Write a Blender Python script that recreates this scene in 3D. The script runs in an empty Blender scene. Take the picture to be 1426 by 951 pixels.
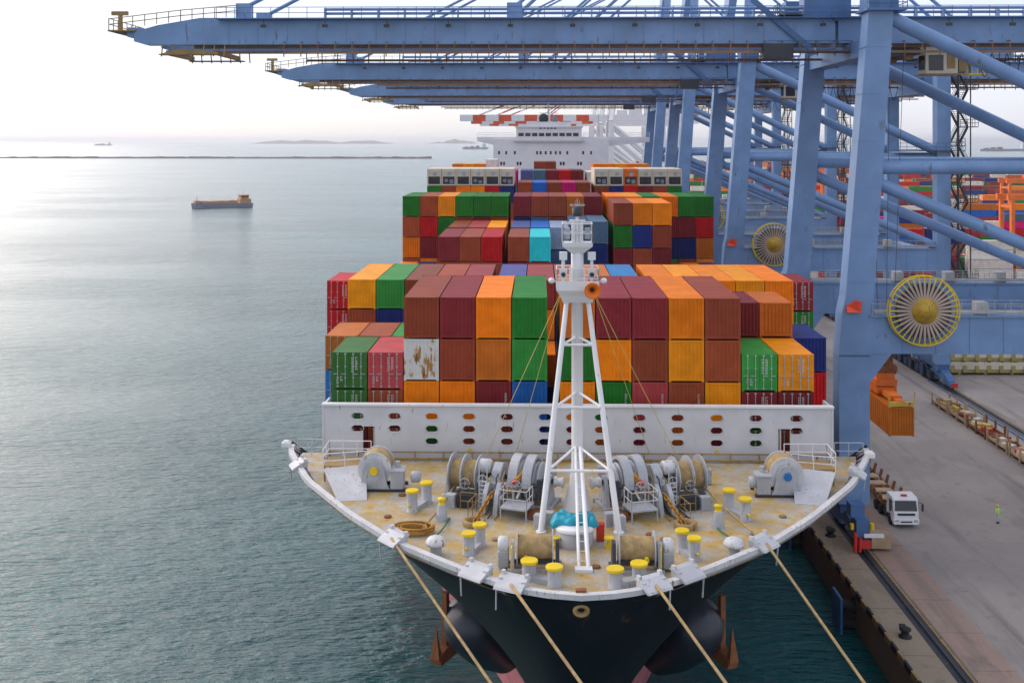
import bpy, bmesh, math, random
from mathutils import Vector, Matrix
from mathutils.geometry import delaunay_2d_cdt
random.seed(7)
S = bpy.context.scene
COL = S.collection
R = math.radians

# ------------------------------------------------------------------ camera, world, sun, exposure
CAMZ = 41.5
FPX = 1500.0
YAW = R(1.41)
cd = bpy.data.cameras.new('camera'); cam = bpy.data.objects.new('camera', cd); COL.objects.link(cam)
cam.location = (0, 0, CAMZ); cam.rotation_euler = (R(90), 0, YAW)
cd.sensor_width = 36; cd.lens = FPX/1426*36; cd.shift_y = -279.5/1426
cd.clip_start = 0.5; cd.clip_end = 120000
S.camera = cam

SUN_AZ, SUN_EL = R(-56), R(29)
sun_dir = Vector((math.sin(SUN_AZ)*math.cos(SUN_EL), math.cos(SUN_AZ)*math.cos(SUN_EL), math.sin(SUN_EL)))
w = bpy.data.worlds.new('World'); S.world = w; w.use_nodes = True
nt = w.node_tree; N = nt.nodes; L = nt.links; N.clear()
out = N.new('ShaderNodeOutputWorld'); bg = N.new('ShaderNodeBackground')
sky = N.new('ShaderNodeTexSky'); sky.sky_type = 'NISHITA'; sky.sun_disc = False
sky.sun_elevation = SUN_EL; sky.sun_rotation = SUN_AZ
sky.air_density = 1.0; sky.dust_density = 1.2; sky.ozone_density = 1.5; sky.altitude = 40
# thin high cloud: a pale veil over the clear sky, the same all round the compass
tc = N.new('ShaderNodeTexCoord'); mp = N.new('ShaderNodeMapping'); mp.inputs['Scale'].default_value = (1, 1, 5)
nz = N.new('ShaderNodeTexNoise'); nz.inputs['Scale'].default_value = 2.2; nz.inputs['Detail'].default_value = 6
rp = N.new('ShaderNodeMapRange'); rp.inputs[1].default_value = 0.3; rp.inputs[2].default_value = 0.75
rp.inputs[3].default_value = 0.55; rp.inputs[4].default_value = 0.95
mx = N.new('ShaderNodeMix'); mx.data_type = 'RGBA'
mx.inputs[7].default_value = (5.05, 5.15, 5.9, 1)
L.new(tc.outputs['Generated'], mp.inputs['Vector']); L.new(mp.outputs[0], nz.inputs['Vector'])
L.new(nz.outputs['Fac'], rp.inputs[0]); L.new(rp.outputs[0], mx.inputs[0])
L.new(sky.outputs[0], mx.inputs[6]); L.new(mx.outputs[2], bg.inputs[0])
bg.inputs[1].default_value = 0.1
L.new(bg.outputs[0], out.inputs[0])

sd = bpy.data.lights.new('sun', 'SUN'); sd.energy = 1.5; sd.angle = R(76); sd.color = (1, 0.88, 0.79)
so = bpy.data.objects.new('sun', sd); COL.objects.link(so); so.location = (0, 0, 300)
so.rotation_euler = (-sun_dir).to_track_quat('-Z', 'Y').to_euler()

S.view_settings.view_transform = 'Standard'; S.view_settings.look = 'None'
S.view_settings.exposure = 0.96; S.view_settings.gamma = 1; S.view_settings.use_curve_mapping = False
S.cycles.use_denoising = True
S.cycles.max_bounces = 5; S.cycles.diffuse_bounces = 2; S.cycles.glossy_bounces = 3; S.cycles.volume_bounces = 0
S.cycles.sample_clamp_indirect = 4

QZ = 3.5        # quay level above the water
DZ = 20.2       # forecastle deck
def pix(px, py, z):
    """photo pixel -> point on the level plane z"""
    t = (CAMZ - z)*FPX/(py - 196.0)          # depth along the lens axis
    lx = (px - 713.0)/FPX*t
    c, s = math.cos(YAW), math.sin(YAW)
    return Vector((lx*c - t*s, lx*s + t*c, z))
def atd(px, y):
    """x of a photo column at distance y from the camera"""
    return (px - 750.0)*y/FPX

# ------------------------------------------------------------------ mesh builder
def V(*a): return Vector(a)
class MB:
    def __init__(s): s.v = []; s.f = []; s.sm = []; s.mi = []
    def add(s, vs, fs, smooth=False, mi=0):
        o = len(s.v); s.v += [tuple(p) for p in vs]
        for f in fs: s.f.append(tuple(i+o for i in f)); s.sm.append(smooth); s.mi.append(mi)
        return s
    def box(s, c, d, rz=0, M=None, mi=0):
        x, y, z = d[0]/2, d[1]/2, d[2]/2
        vs = [V(a, b, e) for e in (-z, z) for b in (-y, y) for a in (-x, x)]
        m = Matrix.Translation(c) @ (M.to_4x4() if M is not None else Matrix.Rotation(rz, 4, 'Z'))
        s.add([m @ p for p in vs], [(0,2,3,1),(4,5,7,6),(0,1,5,4),(2,6,7,3),(0,4,6,2),(1,3,7,5)], mi=mi); return s
    def bb(s, a, b, mi=0):
        return s.box(((a[0]+b[0])/2, (a[1]+b[1])/2, (a[2]+b[2])/2), (abs(b[0]-a[0]), abs(b[1]-a[1]), abs(b[2]-a[2])), mi=mi)
    def beam(s, p, q, w, h, up=(0,0,1), w2=None, h2=None):
        p, q = Vector(p), Vector(q); d = (q-p).normalized(); u = Vector(up)
        if abs(d.dot(u)) > .97: u = V(0, 1, 0)
        a = d.cross(u).normalized(); b = a.cross(d).normalized()
        w2 = w if w2 is None else w2; h2 = h if h2 is None else h2
        vs = [p+a*i*w/2+b*j*h/2 for i, j in ((-1,-1),(1,-1),(1,1),(-1,1))] + [q+a*i*w2/2+b*j*h2/2 for i, j in ((-1,-1),(1,-1),(1,1),(-1,1))]
        return s.add(vs, [(0,1,2,3),(7,6,5,4),(0,4,5,1),(1,5,6,2),(2,6,7,3),(3,7,4,0)])
    def tube(s, p, q, r, n=10, r2=None, cap=True, smooth=True):
        p, q = Vector(p), Vector(q); d = (q-p).normalized(); r2 = r if r2 is None else r2
        u = V(0,0,1) if abs(d.z) < .95 else V(1,0,0)
        a = d.cross(u).normalized(); b = a.cross(d)
        vs = []
        for P, rr in ((p, r), (q, r2)):
            for i in range(n):
                t = 2*math.pi*i/n; vs.append(P + (a*math.cos(t)+b*math.sin(t))*rr)
        s.add(vs, [(i, i+n, (i+1) % n+n, (i+1) % n) for i in range(n)], smooth)
        if cap:
            s.add(vs[:n], [tuple(range(n))]); s.add(vs[n:], [tuple(reversed(range(n)))])
        return s
    def path(s, pts, r, n=6, close=False):
        pts = [Vector(p) for p in pts]; m = len(pts); vs = []
        for i, p in enumerate(pts):
            a0 = pts[i-1] if (i or close) else p; b0 = pts[(i+1) % m] if (i < m-1 or close) else p
            d = (b0-a0).normalized(); u = V(0,0,1) if abs(d.z) < .95 else V(1,0,0)
            a = d.cross(u).normalized(); b = a.cross(d)
            for k in range(n):
                t = 2*math.pi*k/n; vs.append(p+(a*math.cos(t)+b*math.sin(t))*r)
        fs = []
        for i in range(m if close else m-1):
            j = (i+1) % m
            for k in range(n): fs.append((i*n+k, j*n+k, j*n+(k+1) % n, i*n+(k+1) % n))
        if not close: fs += [tuple(reversed(range(n))), tuple(range((m-1)*n, m*n))]
        return s.add(vs, fs, True)
    def lathe(s, prof, o=(0,0,0), ax='Z', n=16, smooth=True):
        vs = []
        for r, h in prof:
            for i in range(n):
                t = 2*math.pi*i/n; a, b = r*math.cos(t), r*math.sin(t)
                p = {'Z': (a, b, h), 'X': (h, a, b), 'Y': (b, h, a)}[ax]
                vs.append(Vector(o)+Vector(p))
        fs = []
        for k in range(len(prof)-1):
            for i in range(n):
                fs.append((k*n+i, k*n+(i+1) % n, (k+1)*n+(i+1) % n, (k+1)*n+i))
        s.add(vs, fs, smooth)
        if prof[0][0] > 1e-6: s.add(vs[:n], [tuple(reversed(range(n)))])
        if prof[-1][0] > 1e-6: s.add(vs[-n:], [tuple(range(n))])
        return s
    def prism(s, poly, axis, a, b):
        """2-D polygon extruded from a to b along axis"""
        n = len(poly); vs = []
        for h in (a, b):
            for u, v in poly:
                vs.append({'X': (h, u, v), 'Y': (u, h, v), 'Z': (u, v, h)}[axis])
        return s.add(vs, [tuple(range(n)), tuple(reversed(range(n, 2*n)))] + [(i, i+n, (i+1) % n+n, (i+1) % n) for i in range(n)])
    def rail(s, pts, h=1.1, r=0.03, step=1.8, mids=1, n=5):
        """a hand-rail along a polyline: posts, top rail and middle rail"""
        pts = [Vector(p) for p in pts]
        for a, b in zip(pts[:-1], pts[1:]):
            k = max(1, round((b-a).length/step))
            for i in range(k+1):
                p = a.lerp(b, i/k); s.tube(p, p+V(0,0,h), r, n)
            for j in range(mids+1):
                z = h*(1-j/(mids+1)); s.tube(a+V(0,0,z), b+V(0,0,z), r, n)
        return s
    def mesh(s, name, mats):
        m = bpy.data.meshes.new(name); m.from_pydata(s.v, [], s.f)
        for mt in (mats if isinstance(mats, (list, tuple)) else [mats]): m.materials.append(mt)
        m.polygons.foreach_set('use_smooth', s.sm); m.polygons.foreach_set('material_index', s.mi)
        bm = bmesh.new(); bm.from_mesh(m); bmesh.ops.recalc_face_normals(bm, faces=bm.faces); bm.to_mesh(m); bm.free()
        m.update(); return m
    def build(s, name, mats, parent=None, loc=None, rz=0, bevel=0):
        o = bpy.data.objects.new(name, s.mesh(name, mats)); COL.objects.link(o); o.parent = parent
        if loc is not None: o.location = loc
        o.rotation_euler.z = rz
        if bevel:
            b = o.modifiers.new('bevel', 'BEVEL'); b.width = bevel; b.segments = 2; b.limit_method = 'ANGLE'
        return o
def tag(o, label, cat=None, group=None, kind=None):
    if label: o['label'] = label
    if cat: o['category'] = cat
    if group: o['group'] = group
    if kind: o['kind'] = kind
    return o
def thing(name, label, cat, loc=(0,0,0), rz=0, group=None, parent=None):
    o = bpy.data.objects.new(name, None); COL.objects.link(o); o.location = loc; o.rotation_euler.z = rz
    o.empty_display_size = .5; o.parent = parent
    return tag(o, label, cat, group)
def node(name, parent, loc=(0,0,0), rz=0):          # a part that only gathers sub-parts
    return thing(name, None, None, loc, rz, None, parent)
KIDS = {}
def copy_tree(o, parent=None):
    kids = [k for k in bpy.data.objects if k.parent == o]
    c = o.copy(); COL.objects.link(c); c.parent = parent
    for k in kids: copy_tree(k, c)
    return c
def share(src, name, parent=None, loc=None, rz=0):
    o = bpy.data.objects.new(name, src); COL.objects.link(o); o.parent = parent
    if loc is not None: o.location = loc
    o.rotation_euler.z = rz
    return o

# ------------------------------------------------------------------ materials
def newmat(name):
    m = bpy.data.materials.new(name); m.use_nodes = True
    return m, m.node_tree.nodes, m.node_tree.links, m.node_tree.nodes['Principled BSDF']
def noise(N, L, vec, scale, detail=4, rough=.55, sc=None):
    n = N.new('ShaderNodeTexNoise'); n.inputs['Scale'].default_value = scale; n.inputs['Detail'].default_value = detail
    n.inputs['Roughness'].default_value = rough
    if sc:
        mp = N.new('ShaderNodeMapping'); mp.inputs['Scale'].default_value = sc; L.new(vec, mp.inputs[0]); L.new(mp.outputs[0], n.inputs['Vector'])
    else: L.new(vec, n.inputs['Vector'])
    return n.outputs['Fac']
def ramp(N, L, f, a, b, lo=0., hi=1.):
    m = N.new('ShaderNodeMapRange'); m.interpolation_type = 'SMOOTHSTEP'
    for i, v in enumerate((a, b, lo, hi)): m.inputs[i+1].default_value = v
    L.new(f, m.inputs[0]); return m.outputs[0]
def mixc(N, L, f, a, b, mode='MIX'):
    m = N.new('ShaderNodeMix'); m.data_type = 'RGBA'; m.blend_type = mode
    for i, v in ((0, f), (6, a), (7, b)):
        if isinstance(v, (int, float)): m.inputs[i].default_value = v
        elif isinstance(v, tuple): m.inputs[i].default_value = v if len(v) == 4 else v+(1,)
        else: L.new(v, m.inputs[i])
    return m.outputs[2]
def mul(N, L, a, b):
    m = N.new('ShaderNodeMath'); m.operation = 'MULTIPLY'
    for i, v in enumerate((a, b)):
        if isinstance(v, (int, float)): m.inputs[i].default_value = v
        else: L.new(v, m.inputs[i])
    return m.outputs[0]
def paint(name, col, rough=.45, rust=0., rustcol=(.22,.08,.025), var=.18, metal=0., scale=1., spec=.5):
    m, N, L, P = newmat(name)
    tc = N.new('ShaderNodeTexCoord'); g = N.new('ShaderNodeNewGeometry'); vec = g.outputs['Position']
    n1 = noise(N, L, vec, .55*scale, 5); n2 = noise(N, L, vec, 4*scale, 4, sc=(1,1,.25))
    v = ramp(N, L, n1, .3, .7, 1-var, 1+var*.6)
    c = mixc(N, L, 1., col, (1,1,1), 'MULTIPLY')
    h = N.new('ShaderNodeHueSaturation'); L.new(v, h.inputs['Value']); L.new(c, h.inputs['Color'])
    c = h.outputs[0]
    if rust > 0:
        f = mul(N, L, ramp(N, L, n2, .66-.3*rust, .74-.2*rust), ramp(N, L, n1, .38, .62))
        c = mixc(N, L, f, c, rustcol)
    L.new(c, P.inputs['Base Color']); P.inputs['Roughness'].default_value = rough; P.inputs['Metallic'].default_value = metal
    P.inputs['Specular IOR Level'].default_value = spec
    return m

M = {}
M['hull'] = paint('black_hull_paint', (.008,.010,.016), .5, .12, (.07,.035,.02), .3, scale=.5, spec=.25)
M['pod'] = paint('dark_blue_grey_paint', (.022,.027,.042), .4, .1, (.10,.05,.03), .3)
M['boot'] = paint('faded_red_bottom_paint', (.50,.17,.19), .6, .25, (.28,.10,.06), .2)
M['wall'] = paint('pale_grey_paint', (.62,.625,.64), .45, .12, (.42,.27,.10), .08)
M['grey'] = paint('machinery_grey_paint', (.42,.44,.47), .42, .30, (.30,.19,.07), .15, scale=2)
M['plate'] = paint('mid_grey_plate_paint', (.50,.51,.53), .45, .25, (.30,.19,.08), .12, scale=1.4)
M['rim'] = paint('off_white_rim_paint', (.60,.60,.60), .45, .32, (.26,.15,.07), .14, scale=1.6)
M['white'] = paint('white_paint', (.80,.80,.80), .4, .08, (.45,.33,.2), .05)
M['white2'] = paint('house_white_paint', (.80,.79,.80), .5, .0, var=.04)
M['yellow'] = paint('yellow_paint', (.78,.55,.005), .45, .05, var=.1)
M['blue'] = paint('crane_blue_paint', (.175,.30,.52), .42, .14, (.13,.14,.19), .14, scale=.5)
M['blue2'] = paint('crane_deep_blue_paint', (.07,.16,.34), .45, .1, (.10,.08,.08), .2, scale=.6)
M['navyblue'] = paint('navy_machine_paint', (.02,.05,.13), .5, .2)
M['dark'] = paint('dark_steel', (.03,.035,.045), .5, .2)
M['black'] = paint('black_rubber', (.015,.015,.017), .7)
M['glass'] = paint('dark_glass', (.02,.025,.03), .08, var=0)
M['rope'] = paint('tan_mooring_rope', (.42,.29,.13), .85, 0, var=.25, scale=6)
M['ropelt'] = paint('yellow_wire_stay', (.62,.52,.16), .6, 0)
M['rust'] = paint('rusty_iron', (.26,.09,.03), .75, .5, (.12,.04,.02), .3, scale=2)
M['chain'] = paint('ochre_rusty_chain', (.45,.22,.03), .75, .35, (.2,.08,.02), .3, scale=3)
M['ochre'] = paint('ochre_steel', (.34,.22,.08), .65, .4, (.18,.09,.04), .25)
M['trolley'] = paint('brown_trolley_rail', (.25,.15,.09), .6, .3, (.12,.06,.03), .2)
M['orange'] = paint('orange_paint', (.75,.16,.01), .5, .2, (.25,.07,.02), .15)
M['horn'] = paint('orange_horn_paint', (.85,.20,.01), .4, 0)
M['red'] = paint('red_paint', (.62,.03,.02), .45, .05)
M['teal'] = paint('teal_tarpaulin', (.01,.33,.44), .55, 0, var=.2, scale=3)
M['green'] = paint('green_paint', (.01,.16,.09), .5, 0)
M['bluehub'] = paint('bright_blue_paint', (.01,.16,.42), .45, 0)
M['cream'] = paint('cream_paint', (.66,.60,.47), .55, .2, (.35,.25,.1), .1)
M['hatch'] = paint('hatch_cover_yellow', (.42,.34,.10), .6, .3, (.25,.16,.06), .2)
M['tan'] = paint('pale_timber', (.46,.33,.20), .8, .1, var=.25)
M['skin'] = paint('skin', (.45,.26,.18), .6)
M['hivis'] = paint('hi_vis_green', (.42,.78,.05), .6)
M['navyhull'] = paint('weathered_barge_hull', (.26,.26,.34), .6, .3)
M['wood'] = paint('barge_house_brown', (.48,.26,.12), .7, .2)
M['fender'] = paint('fender_blue', (.03,.12,.28), .6, .15)
M['cargo'] = paint('yellow_lashing_gear', (.55,.40,.05), .6, .3)

def container_paint():
    m, N, L, P = newmat('container_paint')
    oi = N.new('ShaderNodeObjectInfo'); g = N.new('ShaderNodeNewGeometry'); vec = g.outputs['Position']
    n1 = noise(N, L, vec, .8, 5); n2 = noise(N, L, vec, 3.5, 5, sc=(1,1,.18))
    n3 = noise(N, L, vec, 9, 3)
    h = N.new('ShaderNodeHueSaturation'); L.new(oi.outputs['Color'], h.inputs['Color'])
    L.new(ramp(N, L, n1, .3, .7, .88, 1.10), h.inputs['Value'])
    wear = N.new('ShaderNodeMath'); wear.operation = 'MULTIPLY_ADD'
    L.new(oi.outputs['Random'], wear.inputs[0]); wear.inputs[1].default_value = .10; wear.inputs[2].default_value = -.05
    ad = N.new('ShaderNodeMath'); ad.operation = 'ADD'; L.new(n2, ad.inputs[0]); L.new(wear.outputs[0], ad.inputs[1])
    f = mul(N, L, ramp(N, L, ad.outputs[0], .64, .74, 0, .55), ramp(N, L, n1, .45, .62))
    c = mixc(N, L, f, h.outputs[0], (.16,.065,.03))
    f2 = mul(N, L, ramp(N, L, n3, .6, .85, 0, .18), ramp(N, L, n1, .5, .3))
    c = mixc(N, L, f2, c, (.30,.27,.25))
    L.new(c, P.inputs['Base Color']); P.inputs['Roughness'].default_value = .5; P.inputs['Specular IOR Level'].default_value = .22
    return m
M['cont'] = container_paint()
def worn_white():
    m, N, L, P = newmat('peeling_white_container_paint')
    g = N.new('ShaderNodeNewGeometry'); vec = g.outputs['Position']
    n2 = noise(N, L, vec, 1.6, 6, .65, (1,1,.35)); n1 = noise(N, L, vec, 5, 4, .6, (1,1,.2))
    c = mixc(N, L, ramp(N, L, n2, .52, .58), (.66,.65,.60), (.42,.20,.04))
    c = mixc(N, L, mul(N, L, ramp(N, L, n1, .56, .64), ramp(N, L, n2, .5, .56)), c, (.12,.05,.02))
    L.new(c, P.inputs['Base Color']); P.inputs['Roughness'].default_value = .55
    return m
M['wornwhite'] = worn_white()
def deck_mat():
    m, N, L, P = newmat('grey_deck_paint_with_ochre_rust')
    g = N.new('ShaderNodeNewGeometry'); vec = g.outputs['Position']
    a = noise(N, L, vec, .28, 6, .6); b = noise(N, L, vec, 1.1, 6, .62); c0 = noise(N, L, vec, 5.5, 4)
    base = mixc(N, L, ramp(N, L, c0, .3, .7), (.38,.375,.35), (.50,.495,.475))
    f = mul(N, L, ramp(N, L, b, .38, .60), ramp(N, L, a, .32, .50))
    c = mixc(N, L, f, base, (.50,.33,.08))
    c = mixc(N, L, ramp(N, L, noise(N, L, vec, .45, 6, .6), .38, .68, 0, .75), c, (.38,.27,.12))
    f2 = mul(N, L, ramp(N, L, b, .60, .70), ramp(N, L, c0, .4, .6))
    c = mixc(N, L, f2, c, (.34,.15,.03))
    L.new(c, P.inputs['Base Color']); L.new(ramp(N, L, b, .3, .7, .38, .65), P.inputs['Roughness'])
    return m
M['deck'] = deck_mat()
def concrete(name, c1, c2, streak=.5, stain=(.10,.09,.08), tint=None):
    m, N, L, P = newmat(name)
    g = N.new('ShaderNodeNewGeometry'); vec = g.outputs['Position']
    a = noise(N, L, vec, .09, 6, .6); b = noise(N, L, vec, .9, 7, .65); s = noise(N, L, vec, .5, 5, .6, (1,.06,1)); d = noise(N, L, vec, 9, 3)
    c = mixc(N, L, ramp(N, L, a, .35, .65), c1, c2)
    c = mixc(N, L, ramp(N, L, s, .50, .72, 0, streak), c, stain)
    c = mixc(N, L, ramp(N, L, b, .55, .75, 0, .55), c, stain)
    c = mixc(N, L, ramp(N, L, noise(N, L, vec, .3, 5, .6, (1,.35,1)), .56, .66, 0, .35), c, stain)
    c = mixc(N, L, ramp(N, L, d, .3, .7, .0, .18), c, (.45,.42,.38))
    L.new(c, P.inputs['Base Color']); L.new(ramp(N, L, a, .3, .7, .55, .85), P.inputs['Roughness'])
    bp = N.new('ShaderNodeBump'); bp.inputs['Strength'].default_value = .25; bp.inputs['Distance'].default_value = .02
    L.new(d, bp.inputs['Height']); L.new(bp.outputs[0], P.inputs['Normal'])
    return m
M['apron'] = concrete('apron_asphalt_concrete', (.235,.20,.18), (.35,.305,.275), .75, (.125,.105,.095))
M['pinkslab'] = concrete('reddish_concrete_slab', (.33,.20,.145), (.38,.26,.20), .4)
M['cope'] = concrete('ochre_stained_coping', (.27,.19,.115), (.33,.255,.17), .35, (.10,.06,.035))
M['quaywall'] = concrete('weedy_quay_wall', (.10,.065,.035), (.17,.11,.06), .2, (.03,.025,.02))
M['rock'] = concrete('breakwater_rock', (.06,.05,.045), (.13,.11,.09), .2)
M['hill'] = paint('hazy_island', (.06,.08,.06), .9)
def sea_mat():
    m, N, L, P = newmat('sea_water')
    g = N.new('ShaderNodeNewGeometry'); vec = g.outputs['Position']
    a = noise(N, L, vec, .012, 5, .6)
    c = mixc(N, L, ramp(N, L, a, .35, .65), (.001,.062,.070), (.002,.090,.096))
    L.new(c, P.inputs['Base Color']); P.inputs['Roughness'].default_value = .16; P.inputs['IOR'].default_value = 1.333
    h1 = noise(N, L, vec, .26, 3, .55, (.6,1.4,1)); h2 = noise(N, L, vec, .8, 4, .62, (.55,1.4,1)); h3 = noise(N, L, vec, .05, 3, .5, (.7,1.3,1))
    m1 = N.new('ShaderNodeMath'); m1.operation = 'MULTIPLY_ADD'; L.new(h1, m1.inputs[0]); m1.inputs[1].default_value = 1.1
    L.new(h2, m1.inputs[2])
    m2 = N.new('ShaderNodeMath'); m2.operation = 'MULTIPLY_ADD'; L.new(h3, m2.inputs[0]); m2.inputs[1].default_value = 1.2
    L.new(m1.outputs[0], m2.inputs[2])
    bp = N.new('ShaderNodeBump'); bp.inputs['Strength'].default_value = 1.; bp.inputs['Distance'].default_value = .46
    wp = ramp(N, L, noise(N, L, vec, .011, 4, .6, (.5,1.2,1)), .35, .65, .65, 1.25)
    L.new(mul(N, L, m2.outputs[0], wp), bp.inputs['Height']); L.new(bp.outputs[0], P.inputs['Normal'])
    return m
M['sea'] = sea_mat()

# ------------------------------------------------------------------ setting: sea, quay, yard, breakwater, islands
def sheet(name, x0, y0, x1, y1, z, mat, label=None, thick=0.0):
    mb = MB()
    if thick: mb.bb((x0,y0,z-thick), (x1,y1,z))
    else: mb.add([(x0,y0,z),(x1,y0,z),(x1,y1,z),(x0,y1,z)], [(0,1,2,3)])
    return tag(mb.build(name, mat), label, None, None, 'structure')
sheet('sea', -45000, -400, 45000, 60000, 0, M['sea'], 'teal harbour water rippled by a light breeze')
QX = 26.9
quay = MB()
quay.bb((QX+.25, -60, -6), (1500, 1500, QZ))
tag(quay.build('quay', M['apron']), 'wide grey concrete quay apron with tyre marks', None, None, 'structure')
qw = sheet('quay_wall', QX, -60, QX+.24, 1500, QZ-.25, M['quaywall'], 'dark weedy concrete face of the quay', 8)
cope = tag(thing('quay_edge', 'ochre stained concrete coping blocks along the quay edge', None, (0,0,0)), None, None, None, 'structure')
mb = MB(); mb.bb((-1.25,-3.96,-.12), (1.25,3.96,.13)); cm = mb.mesh('coping_block', M['cope'])
for k in range(26):
    share(cm, 'coping_block', cope, (QX+1.15, 4+8*k, QZ+.004*(k % 2)))
mb = MB(); mb.bb((-1.25,-600,-.12), (1.25,600,.128)); mb.build('coping_strip', M['cope'], cope, (QX+1.15, 204+608, QZ))
slab = tag(thing('apron_slabs', 'reddish concrete slabs beside the crane rail', None, (0,0,0)), None, None, None, 'structure')
mb = MB(); mb.bb((-1.62,-2.96,-.12), (1.62,2.96,.02)); sm = mb.mesh('slab', M['pinkslab'])
for k in range(30): share(sm, 'slab', slab, (32.55, 3+6*k, QZ+.004*((k*7) % 3)))
crane_rail = tag(thing('crane_rail', 'dark crane rail and cable slot let into the quay', None, (0,0,0)), None, None, None, 'structure')
for xr in (30.0, 63.0):
    mb = MB(); mb.bb((xr-.95,-60,QZ-.05), (xr+.85,1500,QZ+.012)); mb.build('rail_channel', M['dark'], crane_rail)
    mb = MB(); mb.bb((xr-.06,-60,QZ+.01), (xr+.06,1500,QZ+.14)); mb.bb((xr-.16,-60,QZ+.01), (xr+.16,1500,QZ+.04)); mb.build('rail', M['dark'], crane_rail)
    mb = MB(); mb.bb((xr+.5,-60,QZ+.005), (xr+.75,1500,QZ+.06)); mb.build('cable_cover', M['ochre'], crane_rail)
# breakwater
mb = MB(); n = 160
for k in range(n):
    x0 = -2300 + k*(2050/n)
    h = 3.2+random.random()*1.6
    mb.prism([(2480,-2),(2486,h-.6),(2489,h),(2494,h),(2502,-2)], 'X', x0, x0+2050/n+2)
tag(mb.build('breakwater', M['rock']), 'long low dark rock breakwater across the bay', 'breakwater')
def island(name, px0, px1, y, hgt, seed, label):
    rnd = random.Random(seed); x0, x1 = atd(px0, y), atd(px1, y); nx, ny = 60, 12; vs = []; fs = []
    ph = [rnd.random()*6 for _ in range(6)]
    for j in range(ny+1):
        for i in range(nx+1):
            u, v = i/nx, j/ny
            e = (math.sin(math.pi*u)**.6)*math.sin(math.pi*v)
            hh = hgt*e*(.62+.22*math.sin(7*u+ph[0])+.12*math.sin(17*u+ph[1]+3*v)+.07*math.sin(37*u+ph[2]+5*v))
            vs.append((x0+(x1-x0)*u, y+(v-.5)*abs(x1-x0)*.5, hh-1))
    for j in range(ny):
        for i in range(nx): a = j*(nx+1)+i; fs.append((a, a+1, a+nx+2, a+nx+1))
    mb = MB(); mb.add(vs, fs, True)
    return tag(mb.build(name, M['hill']), label, None, None, 'structure')
island('island', 355, 545, 14000, 78, 1, 'long low hazy island on the horizon')
island('island', 596, 668, 15000, 66, 5, 'short hazy island behind the ship bridge')

# ------------------------------------------------------------------ containers
CC = {'orange': ((0.946,0.2365,0.0022), 'orange'), 'amber': ((0.95,0.319,0.0044), 'amber orange'), 'brown': ((0.3105,0.06075,0.0243), 'red-brown'),
      'maroon': ((0.2295,0.0216,0.027), 'dark maroon'), 'rust': ((0.405,0.081,0.027), 'rust red'), 'red': ((0.55,0.0088,0.0132), 'bright red'),
      'green': ((0.0189,0.2025,0.0216), 'green'), 'olive': ((0.04725,0.189,0.027), 'mossy green'), 'lgreen': ((0.0405,0.297,0.04725), 'leaf green'), 'navy': ((0.0135,0.0297,0.1755), 'navy blue'),
      'blue': ((0.0162,0.135,0.486), 'blue'), 'steel': ((0.081,0.1485,0.243), 'steel blue'), 'teal': ((0.022,0.572,0.55), 'turquoise'),
      'purple': ((0.108,0.1215,0.324), 'purplish blue'), 'tan': ((0.567,0.1485,0.0135), 'burnt orange'), 'magenta': ((0.66,0.0044,0.176), 'magenta'),
      'cream': ((0.77,0.726,0.605), 'cream'), 'white': ((0.726,0.715,0.66), 'peeling white'), 'sky': ((0.33,0.418,0.572), 'pale blue'), 'pink': ((0.4455,0.06075,0.06075), 'faded red'),
      'lblue': ((0.0405,0.2295,0.54), 'mid blue')}
CM = {}
def corr(mb, a, b, z0, z1, n, depth, ax, pos, sgn):
    """trapezoid-ribbed panel from a to b (plan), ribs standing"""
    pts = []
    p = (b-a)/n
    for i in range(n):
        s0 = a+i*p
        pts += [(s0, 0), (s0+p*.28, 0), (s0+p*.5, 1), (s0+p*.78, 1)]
    pts.append((b, 0))
    vs = []
    for z in (z0, z1):
        for u, d in pts:
            q = pos - sgn*depth*d
            vs.append((u, q, z) if ax == 'X' else (q, u, z))
    m = len(pts)
    mb.add(vs, [(i, i+1, i+1+m, i+m) for i in range(m-1)])
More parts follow.
